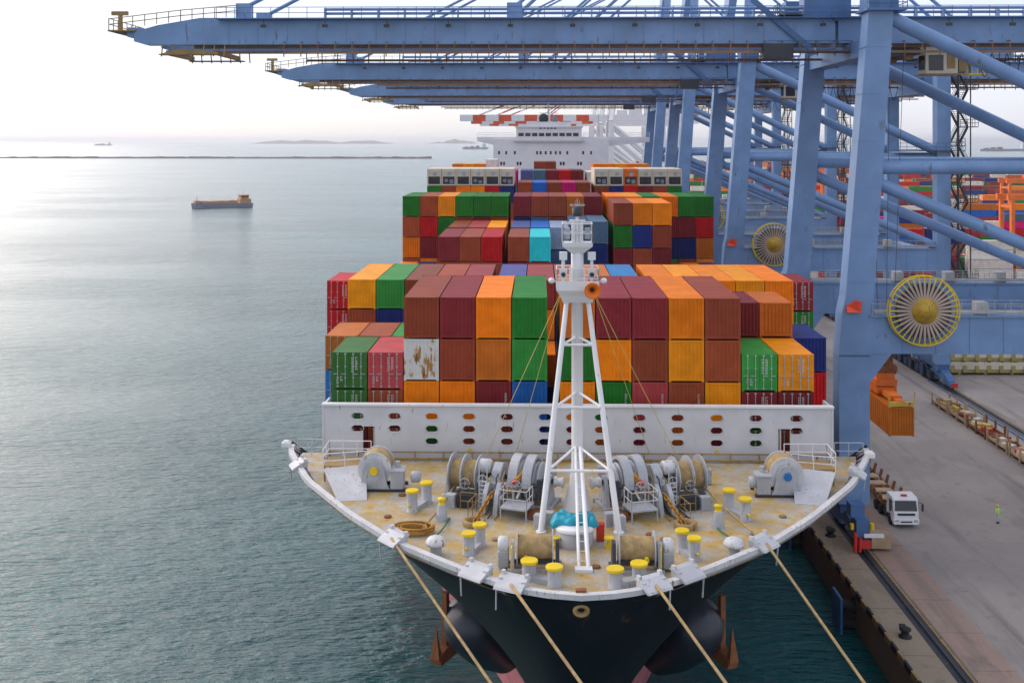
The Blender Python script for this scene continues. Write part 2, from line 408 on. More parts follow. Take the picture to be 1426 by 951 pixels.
def cont_meshes(Lc, H, parts):
    key = (Lc, H, parts)
    if key in CM: return CM[key]
    W = 2.44; w, l = W/2, Lc/2
    fr = MB(); t = .15
    for sx in (-1, 1):
        for sy in (-1, 1):
            fr.bb((sx*w, sy*l, .0), (sx*(w-t), sy*(l-t), H))
            for z in (0, H-.12): fr.bb((sx*(w+.008), sy*(l+.008), z+.001), (sx*(w-.17), sy*(l-.17), z+.12-.001))
        fr.bb((sx*(w-.006), -l+t, H-.12), (sx*(w-.10), l-t, H-.03)); fr.bb((sx*(w-.006), -l+t, .06), (sx*(w-.10), l-t, .20))
    for sy in (-1, 1):
        fr.bb((-w+t, sy*(l-.006), H-.14), (w-t, sy*(l-.10), H-.02))
        fr.bb((-w+t, sy*(l-.006), .08), (w-t, sy*(l-.12), .24))
    ns = max(8, int(Lc/.62))
    for sx in (-1, 1): corr(fr, -l+t, l-t, .20, H-.12, ns, .05, 'Y', sx*(w-.015), sx)
    fr.bb((-w+.1, -l+.1, .10), (w-.1, l-.1, .16))
    corr(fr, -w+t, w-t, .24, H-.14, 8, .05, 'X', l-.02, 1)
    end = MB(); corr(end, -w+t-.001, w-t+.001, .24, H-.14, 8, .055, 'X', -l+.018, -1)
    roof = MB(); k = max(6, int(Lc/.75)); vs = []; fs = []
    p = (Lc-.2)/k; ys = []
    for i in range(k):
        s0 = -l+.1+i*p; ys += [(s0, 0), (s0+p*.35, 0), (s0+p*.5, .022), (s0+p*.85, .022)]
    ys.append((l-.1, 0))
    for x in (-w+.09, w-.09):
        for y, d in ys: vs.append((x, y, H-.028-d))
    m = len(ys); fs = [(i, i+1, i+1+m, i+m) for i in range(m-1)]; roof.add(vs, fs)
    if parts == 'door':
        g = fr.mesh('shipping_container', M['cont'])
        dr = MB(); dw = w-t
        dr.bb((0.01, -.035, .24), (dw-.005, .03, H-.15))
        for q in range(4): dr.bb((.1, -.06, .42+q*(H-.7)/4), (dw-.1, -.03, .42+(q+.72)*(H-.7)/4))
        rod = MB(); rod.tube((0,-.10,.16), (0,-.10,H-.08), .028, 6)
        for z in (.20, .8, H-1.0, H-.12): rod.bb((-.07,-.11,z-.04), (.07,-.03,z+.04))
        rod.bb((-.04,-.14,1.05), (.30,-.10,1.10))
        CM[key] = (g, roof.mesh('roof_panel', M['cont']), dr.mesh('door', M['cont']), rod.mesh('lock_rod', M['galv']))
    elif parts == 'end':
        CM[key] = (fr.mesh('shipping_container', M['cont']), roof.mesh('roof_panel', M['cont']), end.mesh('end_panel', M['cont']))
    else:
        fr.add(end.v, end.f); fr.add(roof.v, roof.f)
        CM[key] = (fr.mesh('shipping_container', M['cont']),)
    return CM[key]
M['galv'] = paint('galvanised_steel', (.42,.43,.43), .45, .15)
M['lettering'] = paint('white_lettering', (.75,.75,.74), .5)
SHIPGRP = 'containers stowed on the container ship'
def letters(parent, x, z0, z1, y, rows=1, seed=0):
    rnd = random.Random(seed); mb = MB()
    for r in range(rows):
        z = z1
        while z > z0:
            h = .10+rnd.random()*.05
            xx = x+r*.26
            # small block strokes: uprights and bars like stencilled registration marks
            mb.bb((xx, y, z-h), (xx+.035, y+.008, z)); mb.bb((xx, y, z-.03), (xx+.15, y+.008, z))
            if rnd.random() > .4: mb.bb((xx+.115, y, z-h), (xx+.15, y+.008, z))
            if rnd.random() > .5: mb.bb((xx, y, z-h), (xx+.15, y+.008, z-h+.03))
            z -= h+.06
    return tag(mb.build('marking', M['lettering'], parent), None, None, None, 'stuff')
NCONT = 0
def container(xc, y0, z, Lc, H, col, parts=None, label=None, group=SHIPGRP, marks=None, rz=0):
    """xc, y0 = centre line and near end; long side along y"""
    global NCONT; NCONT += 1
    ms = cont_meshes(Lc, H, parts)
    o = share(ms[0], 'shipping_container', None, (xc, y0+Lc/2, z) if not rz else (xc, y0, z), rz)
    jr = random.Random(NCONT*13+5); jv = jr.uniform(.82,1.12)
    cj = tuple(min(.95, max(0, v*jv*jr.uniform(.93,1.07))) for v in CC[col][0])
    o.color = cj+(1,); tag(o, label, 'container', group)
    def kid(me, name, loc=(0,0,0), par=None, flip=False):
        c = share(me, name, par or o, loc); c.color = cj+(1,)
        if flip: c.scale.x = -1
        return c
    if parts == 'end': kid(ms[1], 'roof_panel'); e = kid(ms[2], 'end_panel')
    if parts == 'door':
        kid(ms[1], 'roof_panel')
        for s in (-1, 1):
            d = kid(ms[2], 'door', (0, -Lc/2+.05, 0), flip=(s < 0))
            for rx in (.28, .82): kid(ms[3], 'lock_rod', (rx, 0, 0), d)
        if marks is None: marks = 'door'
    if marks == 'door':
        letters(o, .15, H*.50, H*.86, -Lc/2-.012, 2, NCONT); letters(o, -.9, H*.2, H*.34, -Lc/2-.012, 2, NCONT+50)
    elif marks == 'end':
        letters(o, .78, .45, H*.72, -Lc/2+.002, 1, NCONT)
    if col == 'white':
        for c in [o]+[k for k in bpy.data.objects if k.parent == o]:
            for sl in c.material_slots: sl.link = 'OBJECT'; sl.material = M['wornwhite']
    return o
ORD = ['', 'first', 'second', 'third', 'fourth', 'fifth', 'sixth', 'seventh', 'eighth', 'ninth', 'tenth']
TIER = ['top tier', 'second tier down', 'third tier down', 'fourth tier down', 'fifth tier down', 'sixth tier down']
XC = 2.7
def stackname(i, n, where):          # i-th stack from the sea side of n, counted from the ship's centre line
    h = (n-1)/2
    if abs(i-h) < .1: return 'centre line stack'
    k = int(abs(i-h)+.6)
    return '%s stack %s of centre' % (ORD[k], 'seaward' if i < h else 'quayward')
def cname(col, tier, i, n, bay, extra=''):
    return '%s container%s, %s, %s, %s' % (CC[col][1], extra, TIER[tier], stackname(i, n, ''), bay)
CB = 18.9                            # level on which deck stacks stand
HC, ST = 2.93, 2.62
# foremost bay: 13 stacks
def colx(i, n, gap=.8, blocks=None):
    if n == 13: return XC + (i-6)*2.52 - (gap if i < 6 else 0)*1.0 + 0
    if n == 15: return XC+(i-7)*2.52 + (-.55 if i < 5 else .55 if i > 9 else 0)
    return XC+(i-8)*2.52 + (-.6 if i < 6 else .6 if i > 10 else 0)
B1 = 75.0
bay1 = {  # top to bottom
 2: ['brown','white','orange','green'], 3: ['maroon','brown','orange','rust'], 4: ['orange','tan','maroon','brown'], 5: ['green','lgreen','blue','navy'],
 6: ['tan','green','orange','maroon'], 7: ['maroon','orange','green','tan'], 8: ['maroon','brown','pink','maroon'], 9: ['orange','amber','brown','tan'], 10: ['brown','rust','amber','maroon']}
for i, cs in bay1.items():
    for t, c in enumerate(cs):
        container(colx(i,13), B1, CB+(3-t)*HC, 12.19, HC-.03, c, 'end', cname(c, t, i, 13, 'foremost bay'), marks='end' if t == 2 and i in (4,7,8,9) else None)
bay1d = {0: ['olive','olive','maroon'], 1: ['pink','rust','brown'], 11: ['lgreen','maroon','olive'], 12: ['amber','maroon','brown']}
for i, cs in bay1d.items():
    for t, c in enumerate(cs):
        container(colx(i,13), B1, CB+(2-t)*ST, 6.06, ST-.03, c, 'door', cname(c, t, i, 13, 'foremost bay', ' with doors'))
# short containers right behind (15 stacks)
B1b = 81.3
b1b = {0: (3, ['tan','lblue','rust','brown']), 1: (3, ['rust','brown','maroon']), 2: (3, ['lgreen','maroon','brown']), 12: (4, ['maroon','brown','navy','rust']),
       13: (4, ['tan','brown','maroon','green']), 14: (3, ['navy','red','blue'])}
for i, (k, cs) in b1b.items():
    x = colx(i,15) + (.55 if i < 5 else -.55)
    for t in range(k):
        container(x, B1b, CB+(k-1-t)*ST, 6.06, ST-.03, cs[t], 'door' if i in (0,) else 'end', cname(cs[t], t, i, 15, 'short bay second from bow'), marks=None)
# second long bay, 15 stacks; four tiers of standard height
B2 = 94.0
top2 = ['amber','lgreen','brown','rust','pink','purple','pink','rust','tan','lblue','orange','amber','orange','amber','orange']
sec2 = ['rust','navy','orange','brown','maroon','brown','rust','brown','green','maroon','brown','orange','tan','orange','amber']
for i in range(15):
    container(colx(i,15), B2, CB+3*ST, 12.19, ST-.03, top2[i], 'end', cname(top2[i], 0, i, 15, 'second long bay'))
    if i < 3 or i > 11: container(colx(i,15), B2, CB+2*ST, 12.19, ST-.03, sec2[i], 'end', cname(sec2[i], 1, i, 15, 'second long bay'))
for x, nm, cols in ((XC-20.45,'seaward',['red','red','pink']), (XC+20.45,'quayward',['maroon','green','navy'])):
    for t, c in enumerate(cols):
        container(x, B2+2.2, CB+(3-t)*ST-.4, 6.06, ST-.03, c, 'door', '%s container, %s, in the outermost %s stack of second long bay' % (CC[c][1], TIER[t], nm))
# third bay (A) and fourth (B), fifth full-width bay (C): 17 stacks in blocks of 6, 5, 6
BA, BB, BC = 125.2, 139.0, 152.4
def place(i, y, ztop, tiers, bay, Lc=12.19, H=HC, n=17, parts=None):
    for t, c in enumerate(tiers):
        if c: container(colx(i,n), y, ztop-(t+1)*H, Lc, H-.03, c, parts, cname(c, t, i, n, bay))
ZA = CAMZ-11.15
for i, cs in {3: ['maroon','brown'], 4: ['brown','rust'], 5: ['red','brown'], 6: ['brown','maroon'], 7: ['teal','brown']}.items(): place(i, BA, ZA, cs, 'third bay from bow', parts='end')
for i, cs in {3: ['brown','maroon'], 4: ['pink','brown'], 5: ['amber','brown'], 6: ['purple','brown'], 7: ['blue','navy'], 8: ['sky','steel']}.items(): place(i, BB, ZA, cs, 'fourth bay from bow')
container(colx(8,17), BB-.6, ZA-HC*1.0-.2, .0+12.19, HC-.03, 'steel', None, 'steel blue container under the pale one, centre line stack, fourth bay') if False else None
for i, cs in {9: ['steel','steel'], 10: ['steel','navy']}.items(): place(i, BB, ZA+.75, cs, 'fourth bay from bow')
for i, cs in {11: ['brown','green','maroon'], 12: ['orange','navy','brown'], 13: ['orange','brown','maroon']}.items(): place(i, BB, CAMZ-8.0, cs, 'fourth bay from bow')
c5 = {0: ['green','rust','orange'], 1: ['rust','red','maroon'], 2: ['amber','green','orange'], 3: ['green','brown'], 4: ['green','maroon'], 5: ['green','brown'],
      6: ['maroon','navy'], 7: ['brown','steel'], 8: ['brown','brown'], 9: ['tan','navy'], 10: ['maroon','steel'],
      11: ['orange','green','brown'], 12: ['amber','navy'], 13: ['green','brown'], 14: ['orange','maroon','navy'], 15: ['green','maroon','navy'], 16: ['green','red','tan']}
for i, cs in c5.items(): place(i, BC, CAMZ-7.85, cs, 'fifth full-width bay')
# sixth bay: reefers over dry boxes
BD = 186.0
def reefer(i, y, z, fr, seed):
    rnd = random.Random(seed)
    amber = fr == 'amber'
    lab = '%s refrigerated container with machinery end, %s, top tier of sixth bay' % ('amber' if amber else 'cream', stackname(i, 17, ''))
    t = thing('refrigerated_container', lab, 'container', (colx(i,17), y+6.1, z), 0, SHIPGRP)
    H = 2.88; w_ = 1.22; l = 6.095; mc = M['cream'] if not amber else M['orange']
    mb = MB()
    mb.bb((-w_,-l+.45,0), (w_,l,H)); mb.build('body', mc, t)
    mb = MB()
    for sx in (-1,1): mb.bb((sx*w_,-l,0.0), (sx*(w_-.18),-l+.45,H))
    mb.bb((-w_+.18,-l,H-.55), (w_-.18,-l+.45,H-.002)); mb.bb((-w_+.18,-l,.001), (w_-.18,-l+.45,.22)); mb.bb((-w_+.18,-l+.12,1.55), (w_-.18,-l+.45,H-.55))
    mb.build('end_frame', mc, t)
    mb = MB(); mb.bb((-.95,-l+.25,.25), (.95,-l+.44,1.52)); mb.build('machinery_recess', M['dark'], t)
    u = MB(); u.tube((-.45+.2*rnd.random(),-l+.06,.85), (-.45,-l+.3,.85), .32, 14); u.bb((.15,-l+.05,.35), (.15+.5+.2*rnd.random(),-l+.3,.75+.4*rnd.random()))
    u.build('compressor', M['navyhull'] if i % 2 else M['dark'], t)
    f = MB(); f.tube((0.1,-l+.09,2.0), (.1,-l+.115,2.0), .36, 16); f.build('fan_grille', M['grey'], t)
    return t
for i in range(17):
    if 6 <= i <= 10: continue
    reefer(i, BD, CAMZ-4.9-HC+.05, 'amber' if i == 13 else '', i)
    c = ['green','rust','orange','orange','red','navy',0,0,0,0,0,'brown','navy','red','maroon','brown','green'][i]
    place(i, BD, CAMZ-4.9-HC, [0, c][1:], 'sixth bay under reefers')
for i, cs in {6: ['rust','rust'], 7: ['blue','rust'], 8: ['brown','rust'], 9: ['magenta','rust'], 10: ['brown','rust']}.items(): place(i, BD, CAMZ-7.2, cs, 'sixth bay')
BE = 214.0
for i, cs in {5: ['magenta','steel'], 6: ['purple','navy'], 7: ['steel','steel'], 8: ['maroon','brown'], 9: ['red','maroon'], 10: ['maroon','red'], 11: ['cream','cream']}.items(): place(i, BE, CAMZ-5.9-(.0 if i != 11 else .3), cs, 'seventh bay')
BF = 240.0
for i, cs in {7: ['brown','brown'], 8: ['brown','brown'], 0: ['orange','tan'], 1: ['amber','tan'], 2: ['orange','amber'], 12: ['orange','tan'], 13: ['orange','amber'], 14: ['amber','orange'], 15: ['orange','tan'], 16: ['orange','orange'], 3: ['cream','cream']}.items():
    place(i, BF, CAMZ-(4.7 if i in (7,8) else 4.2 if i == 3 else 5.2), cs, 'eighth bay before the bridge')
# the covered lower tiers, which the photograph does not show singly
mb = MB()
def under(i, n, y, Lc, ztop, dx=0):
    z = CB; x = colx(i,n)+dx
    k = max(1, int((ztop-CB)/2.9+.5)); h = (ztop-CB)/k
    for t in range(k): mb.bb((x-1.21, y+.02, CB+t*h+.004), (x+1.21, y+Lc-.02, CB+(t+1)*h-.03), mi=(i*7+t*3+int(y)) % 5)
for i in range(15):
    under(i, 15, B2, 12.19, CB+(2 if i < 3 or i > 11 else 3)*ST)
for i in range(15):
    if 2 < i < 12: under(i, 15, B1b+6.2, 6.06, CB+2*ST)
for i in range(17):
    nA = len({3:1,4:1,5:1,6:1,7:1}.get(i, 0)*'xx') if i in (3,4,5,6,7) else 0
    if nA: under(i, 17, BA, 12.19, ZA-2*HC)
    elif i < 11: under(i, 17, BA, 12.19, ZA-2*HC-1)
    tb = {9: ZA+.75-2*HC, 10: ZA+.75-2*HC, 11: CAMZ-8-3*HC, 12: CAMZ-8-3*HC, 13: CAMZ-8-3*HC}.get(i, ZA-2*HC)
    under(i, 17, BB, 12.19, tb)
    under(i, 17, BC, 12.19, CAMZ-7.85-len(c5[i])*HC)
    under(i, 17, BD, 12.19, CAMZ-7.2-2*HC if 6 <= i <= 10 else CAMZ-4.9-2*HC)
    under(i, 17, BE, 12.19, CAMZ-5.9-2*HC-(.3 if i == 11 else 0))
    under(i, 17, BF, 12.19, CAMZ-(4.7 if i in (7,8) else 4.2 if i == 3 else 5.2)-2*HC)
for x in (XC-20.45, XC+20.45):
    mb.bb((x-1.21, B2+2.22, CB+.0), (x+1.21, B2+8.2, CB+ST-.43), mi=1)
um = [paint('lower_%s' % k, CC[k][0], .5, .1) for k in ('brown','maroon','orange','green','navy')]
tag(mb.build('lower_container_tiers', um), 'lower tiers of mixed coloured containers hidden behind front stacks', None, None, 'stuff')

# ------------------------------------------------------------------ the container ship
ship = thing('container_ship', 'large black-hulled container ship moored with its grey bow deck forward', 'ship', (0,0,0))
RIMZ = 20.75
DECKT = [(0,0),(.25,1.5),(.6,2.5),(1.2,3.7),(3,5.9),(6.5,9.7),(10.6,12.9),(16.5,16.7),(22.5,19.3),(30,20.7),(38,21.4),(48,21.6)]
def tab(T, d):
    if d <= T[0][0]: return T[0][1]
    for (a, b), (c, e) in zip(T[:-1], T[1:]):
        if d <= c: return b+(e-b)*(d-a)/(c-a)
    return T[-1][1]
def wdeck(d): return (tab(DECKT, d-.6)+tab(DECKT, d)+tab(DECKT, d+.6))/3 if d > 1.2 else tab(DECKT, d)
def wwater(d):
    t = min(1, max(0, d)/92); return 21.6*(1-(1-t)**2.1)**1.5
YB = 49.2
def cx(y): return XC-.75*max(0., min(1., (76-y)/27))
def ystem(z): return YB + 13.5*(max(0, 1-z/RIMZ))**1.25
def wid(z, y):
    s = max(0, min(1, z/RIMZ))**2.4; d = y-ystem(z)
    return wwater(d)*(1-s)+wdeck(d)*s if d > 0 else 0
def hullgrid(zs, yend, nu):
    mb = MB(); rows = []
    for z in zs:
        y0 = ystem(z)
        rows.append([(wid(z, y0+(yend-y0)*(u/nu)**2.0), y0+(yend-y0)*(u/nu)**2.0, z) for u in range(nu+1)])
    n = nu+1
    for s in (-1, 1):
        vs = [(cx(p[1])+s*p[0], p[1], p[2]) for r in rows for p in r]
        fs = []
        for k in range(len(zs)-1):
            for i in range(nu):
                f = (k*n+i, k*n+i+1, (k+1)*n+i+1, (k+1)*n+i); fs.append(f)
        mb.add(vs, fs, True)
    return mb
YE = 338.0
def lin(a, b, n): return [a+(b-a)*i/n for i in range(n+1)]
hg_ = hullgrid(lin(6.8, 18.8, 16), YE, 90)
q_ = hullgrid(lin(18.8, RIMZ, 5), 74.2, 46); hg_.add(q_.v, q_.f, True)
hg_.build('hull_topside', M['hull'], ship)
hullgrid(lin(-4, 6.8, 10), YE, 70).build('bottom_plating', M['boot'], ship)
mb = MB(); mb.bb((XC-21.6, YE-.3, -4), (XC+21.6, YE, RIMZ)); mb.build('transom', M['hull'], ship)
# forecastle deck, inside of bulwark, rim
def rimpts(inset, y1, step=.55, z=RIMZ):
    L_, y = [], YB+.02
    ys = [0,.06,.15,.25,.4,.6,.9,1.2,1.6,2,2.5] ; d = 2.5
    while d < y1-YB: d += step; ys.append(min(d, y1-YB))
    for d in ys: L_.append((wdeck(d), YB+d))
    pts = []
    for k, (wv, y) in enumerate(L_):
        a = L_[max(0,k-1)]; b = L_[min(len(L_)-1,k+1)]
        t = Vector((b[0]-a[0], b[1]-a[1])).normalized() if k else Vector((1,0))
        nrm = Vector((-t.y, t.x))            # inwards (towards the centre line)
        p = Vector((wv, y))+nrm*inset
        pts.append((max(p.x, 0), p.y))
    return pts
WY = 72.0
RE = 73.2
def strip(name, i0, z0, i1, z1, y1, mat, par):
    A, B = rimpts(i0, y1), rimpts(i1, y1); mb = MB()
    for s in (-1,1):
        vs = []; n = len(A)
        for (a, b) in zip(A, B): vs += [(cx(a[1])+s*a[0], a[1], z0), (cx(b[1])+s*b[0], b[1], z1)]
        mb.add(vs, [(2*i, 2*i+1, 2*i+3, 2*i+2) for i in range(n-1)], False)
    return mb
mb = strip('r', -.05, RIMZ-.22, -.05, RIMZ+.03, RE, None, None)
for q in (strip('r', -.05, RIMZ+.03, .30, RIMZ+.03, RE, 0, 0), strip('r', .30, RIMZ+.03, .30, RIMZ-.16, RE, 0, 0), strip('r', .30, RIMZ-.16, -.05, RIMZ-.22, RE, 0, 0)):
    mb.add(q.v, q.f)
mb.build('rim', M['rim'], ship)
strip('b', .25, RIMZ-.1, .30, DZ, RE, 0, 0).build('bulwark', M['grey'], ship)
D = rimpts(.2, RE); mb = MB()
vs = []; fs = []
for a in D: vs += [(cx(a[1])-a[0], a[1], DZ), (cx(a[1])+a[0], a[1], DZ)]
for i in range(len(D)-1): fs.append((2*i, 2*i+1, 2*i+3, 2*i+2))
mb.add(vs, fs); mb.build('forecastle_deck', M['deck'], ship)
mb = MB(); mb.bb((XC-17, RE-.02, 18.4), (XC+17, RE+.15, DZ-.01)); 
ys_ = lin(74.3, 110, 24)+[130, 180, YE-1]
mb.add([(XC+sg*(wid(18.75, y)-.12), y, CB-.012) for y in ys_ for sg in (-1,1)], [(2*i,2*i+1,2*i+3,2*i+2) for i in range(len(ys_)-1)]); mb.build('main_deck', M['grey'], ship)
# bulwark stays: small triangular brackets inside the rim
A = rimpts(.30, RE, .55)
for k in range(14, len(A), 2):
    for s in (-1,1):
        st = MB(); x, y = cx(A[k][1])+s*A[k][0], A[k][1]
        st.beam((x,y,RIMZ-.05), (x-s*.35,y+.3,DZ+.02), .05, .12)
        st.build('bulwark_stay', M['rim'], ship)
# breakwater wall with oval openings and two doorways
def pierced(x0, x1, z0, z1, holes, y0, y1):
    P, E = [], []
    def loop(pts):
        b = len(P); P.extend(Vector(p) for p in pts); n = len(pts); E.extend((b+i, b+(i+1) % n) for i in range(n))
    loop([(x0,z0),(x1,z0),(x1,z1),(x0,z1)])
    for h in holes: loop(h)
    v, e, f, *_ = delaunay_2d_cdt(P, E, [], 0, 1e-5)
    def inside(pt, poly):
        c = False; j = len(poly)-1
        for i in range(len(poly)):
            if (poly[i][1] > pt[1]) != (poly[j][1] > pt[1]) and pt[0] < (poly[j][0]-poly[i][0])*(pt[1]-poly[i][1])/(poly[j][1]-poly[i][1])+poly[i][0]: c = not c
            j = i
        return c
    keep = []
    for t in f:
        c = (sum(v[i][0] for i in t)/3, sum(v[i][1] for i in t)/3)
        if not any(inside(c, h) for h in holes): keep.append(tuple(t))
    mb = MB(); n = len(v)
    mb.add([(p[0], y0, p[1]) for p in v]+[(p[0], y1, p[1]) for p in v], keep+[tuple(i+n for i in reversed(t)) for t in keep])
    for lp in [[(x0,z0),(x1,z0),(x1,z1),(x0,z1)]]+holes:
        m = len(lp)
        mb.add([(p[0],y0,p[1]) for p in lp]+[(p[0],y1,p[1]) for p in lp], [(i,(i+1) % m,(i+1) % m+m,i+m) for i in range(m)])
    return mb
def wpx(px, py): return atd(px, WY)-.0, CAMZ-(py-196)*(WY)/FPX
def stadium(cx, cz, hw=.31, r=.215):
    pts = []
    for i in range(7): t = -math.pi/2+math.pi*i/6; pts.append((cx+hw-r+.08+r*math.cos(t), cz+r*math.sin(t)))
    for i in range(7): t = math.pi/2+math.pi*i/6; pts.append((cx-hw+r-.08+r*math.cos(t), cz+r*math.sin(t)))
    return pts
holes = []; hc = []
ZT = CAMZ-17.75
pxs = [497,549,601,653,706,759,797,837,890,943,997,1051,1107]
for px in pxs:
    x = atd(px, WY)
    for r in range(3):
        if px in (497,549,1107) and r == 2: continue
        hc.append((x, ZT-.72-.83*r)); holes.append(stadium(x, ZT-.72-.83*r))
WX0, WX1 = -14.45, 19.5
for px in (513, 1090):
    x = atd(px, WY); holes.append([(x-.4, DZ+.28), (x+.4, DZ+.28), (x+.4, DZ+2.15), (x-.4, DZ+2.15)])
bw = pierced(WX0, WX1, DZ+.02, ZT, holes, WY, WY+.14).build('breakwater_wall', M['wall'], ship)
for x, z in hc:
    pts = [(p[0], WY-.012, p[1]) for p in stadium(x, z, .345, .25)]
    mb = MB(); mb.path(pts, .028, 5, close=True); mb.build('opening_rim', M['wall'], bw)
mb = MB(); mb.bb((WX0-.08,WY-.16,ZT+.001), (WX1+.08,WY+.3,ZT+.13)); mb.build('wall_cap', M['white'], bw)
for x in (WX0,WX1): mb = MB(); mb.bb((x-.07,WY-.05,DZ+.01), (x+.07,WY+2.2,ZT)); mb.build('wall_end', M['wall'], bw)
for k in range(14): mb = MB(); mb.prism([(WY+.145,DZ),(WY+1.3,DZ),(WY+.145,ZT-.4)], 'X', WX0+.9+k*2.47, WX0+.96+k*2.47); mb.build('wall_bracket', M['wall'], bw)
mb = MB(); mb.tube((WX0+.3,WY-.35,DZ+.55), (WX1-.3,WY-.35,DZ+.55), .05, 8); mb.tube((WX0+.3,WY-.5,DZ+.16), (WX1-.3,WY-.5,DZ+.16), .07, 8)
for k in range(18): mb.bb((WX0+.5+k*1.9,WY-.56,DZ), (WX0+.58+k*1.9,WY-.3,DZ+.6))
mb.build('deck_pipe', M['ochre'], ship)
for px in (654, 997): 
    x = atd(px, WY); mb = MB(); mb.tube((x,WY-.02,DZ+.68), (x,WY-.16,DZ+.68), .10, 10); mb.build('lamp', M['yellow'], bw)
for px, mt in ((640,'green'),(968,'green'),(957,'red')):
    p = pix(px, 655, DZ); mb = MB(); mb.tube((0,0,0), (0,0,.55), .09, 8); mb.lathe([(.16,.5),(.16,.66),(.05,.78)], n=8); mb.tube((-.25,0,.42), (.25,0,.42), .06, 8)
    mb.build('hydrant', M[mt], ship, p)

# --- bollards
def bollard(px, py, r=.30, h=1.25, cap='yellow', parent=ship):
    p = pix(px, py, DZ); t = node('bollard', parent, p)
    mb = MB(); mb.lathe([(r*1.15,0),(r*1.15,.05),(r,.08),(r,h-.16),(r*1.02,h-.14)], n=18); mb.build('post', M['grey'], t)
    mb = MB(); mb.lathe([(r*1.2,h-.15),(r*1.25,h-.13),(r*1.25,h-.02),(r*1.2,h)], n=20, smooth=False); mb.build('cap', M[cap], t)
    return t, p
def bpair(a, b, **k):
    t1, p1 = bollard(*a, **k); t2, p2 = bollard(*b, **k)
    mb = MB(); mb.beam((p1.x,p1.y,DZ+.13), (p2.x,p2.y,DZ+.13), .5, .26); mb.build('bollard_base', M['grey'], ship)
    d = (p1-p2).normalized()
    mb = MB(); mb.tube((p1.x,p1.y,DZ+.42), (p1.x+d.x*.42,p1.y+d.y*.42-.1,DZ+.42), .07, 8); mb.build('bollard_horn', M['yellow'], ship)
bpair((574,712),(594,700)); bpair((1038,724),(1015,711))
bpair((653,772),(668,759), h=1.15); bpair((967,779),(950,768), h=1.15)
bpair((737,806),(772,815), h=.95, r=.34); bpair((890,810),(857,818), h=.95, r=.34)
for px, py in ((615,724),(1000,734)):
    p = pix(px, py, DZ); t = node('pedestal_roller', ship, p)
    mb = MB(); mb.lathe([(.38,0),(.36,.06),(.22,.85),(.20,.9)], n=16); mb.build('pedestal', M['grey'], t)
    mb = MB(); mb.lathe([(.20,.9),(.16,.97),(.17,1.1),(.23,1.16),(.23,1.24),(0,1.27)], n=16); mb.build('roller', M['yellow'], t)

# --- chock plates on the rim
def rimat(px, py):
    p = pix(px, py, RIMZ); d = max(.3, 0); s = 1 if p.x > 2.1 else -1
    best = None
    for k in range(1, 300):
        d = k*.09; y = YB+d; x = cx(y)+s*wdeck(d); e = (x-p.x)**2+(y-p.y)**2
        if best is None or e < best[0]: best = (e, d)
    d = best[1]; e = .2
    t = Vector((s*(wdeck(d+e)-wdeck(d-e)), 2*e, 0)).normalized()
    return Vector((cx(YB+d)+s*wdeck(d), YB+d, RIMZ)), t, s
def chock(px, py, wd=1.5):
    p, t, s = rimat(px, py)
    ang = math.atan2(t.y, t.x)
    c = node('fairlead_chock', ship, p, ang)
    o = 1 if s < 0 else -1            # local +y points inboard for the seaward side
    o = -1 if s < 0 else 1
    mb = MB(); pl = [(-.42*o,-.12),(-.34*o,-.02),(.30*o,.34),(.62*o,.36),(.62*o,.27),(.34*o,.24),(-.28*o,-.14)]
    mb.prism(pl, 'X', -wd/2, wd/2); mb.bb((-wd/2+.05,.05*o,-.04), (-wd/2+.22,.58*o,.27)); mb.bb((wd/2-.22,.05*o,-.04), (wd/2-.05,.58*o,.27)); mb.build('plate', M['plate'], c)
    for xx in (-wd/2+.1, wd/2-.1):
        mb = MB(); mb.bb((xx-.08,.34*o,.34), (xx+.08,.56*o,.50)); mb.build('ear', M['rim'], c)
    for xx in (-.24,.24):
        mb = MB(); mb.lathe([(.13,.0),(.09,.13),(.13,.26)], (xx*wd/1.5, .5*o, 0), n=10); mb.build('roller', M['dark'], c)
    mb = MB(); mb.beam((wd/2-.15,-.36*o,-.1), (wd/2-.05,-.20*o,-1.15), .04, .07); mb.build('brace', M['rim'], c)
    return p
chocks = {k: chock(*k, 1.45) for k in ((545,752),(660,800),(712,816),(915,820),(970,806),(1080,763))}
for px, py in ((412,648),(1203,662)): chock(px, py, 1.2)
for px, py in ((399,622),(1211,637)):
    p = pix(px, py, RIMZ); mb = MB(); mb.box((0,0,.17), (.6,.5,.34)); mb.box((0,0,.38), (.4,.32,.1)); mb.build('rim_light_box', M['white'], ship, p, bevel=.04)

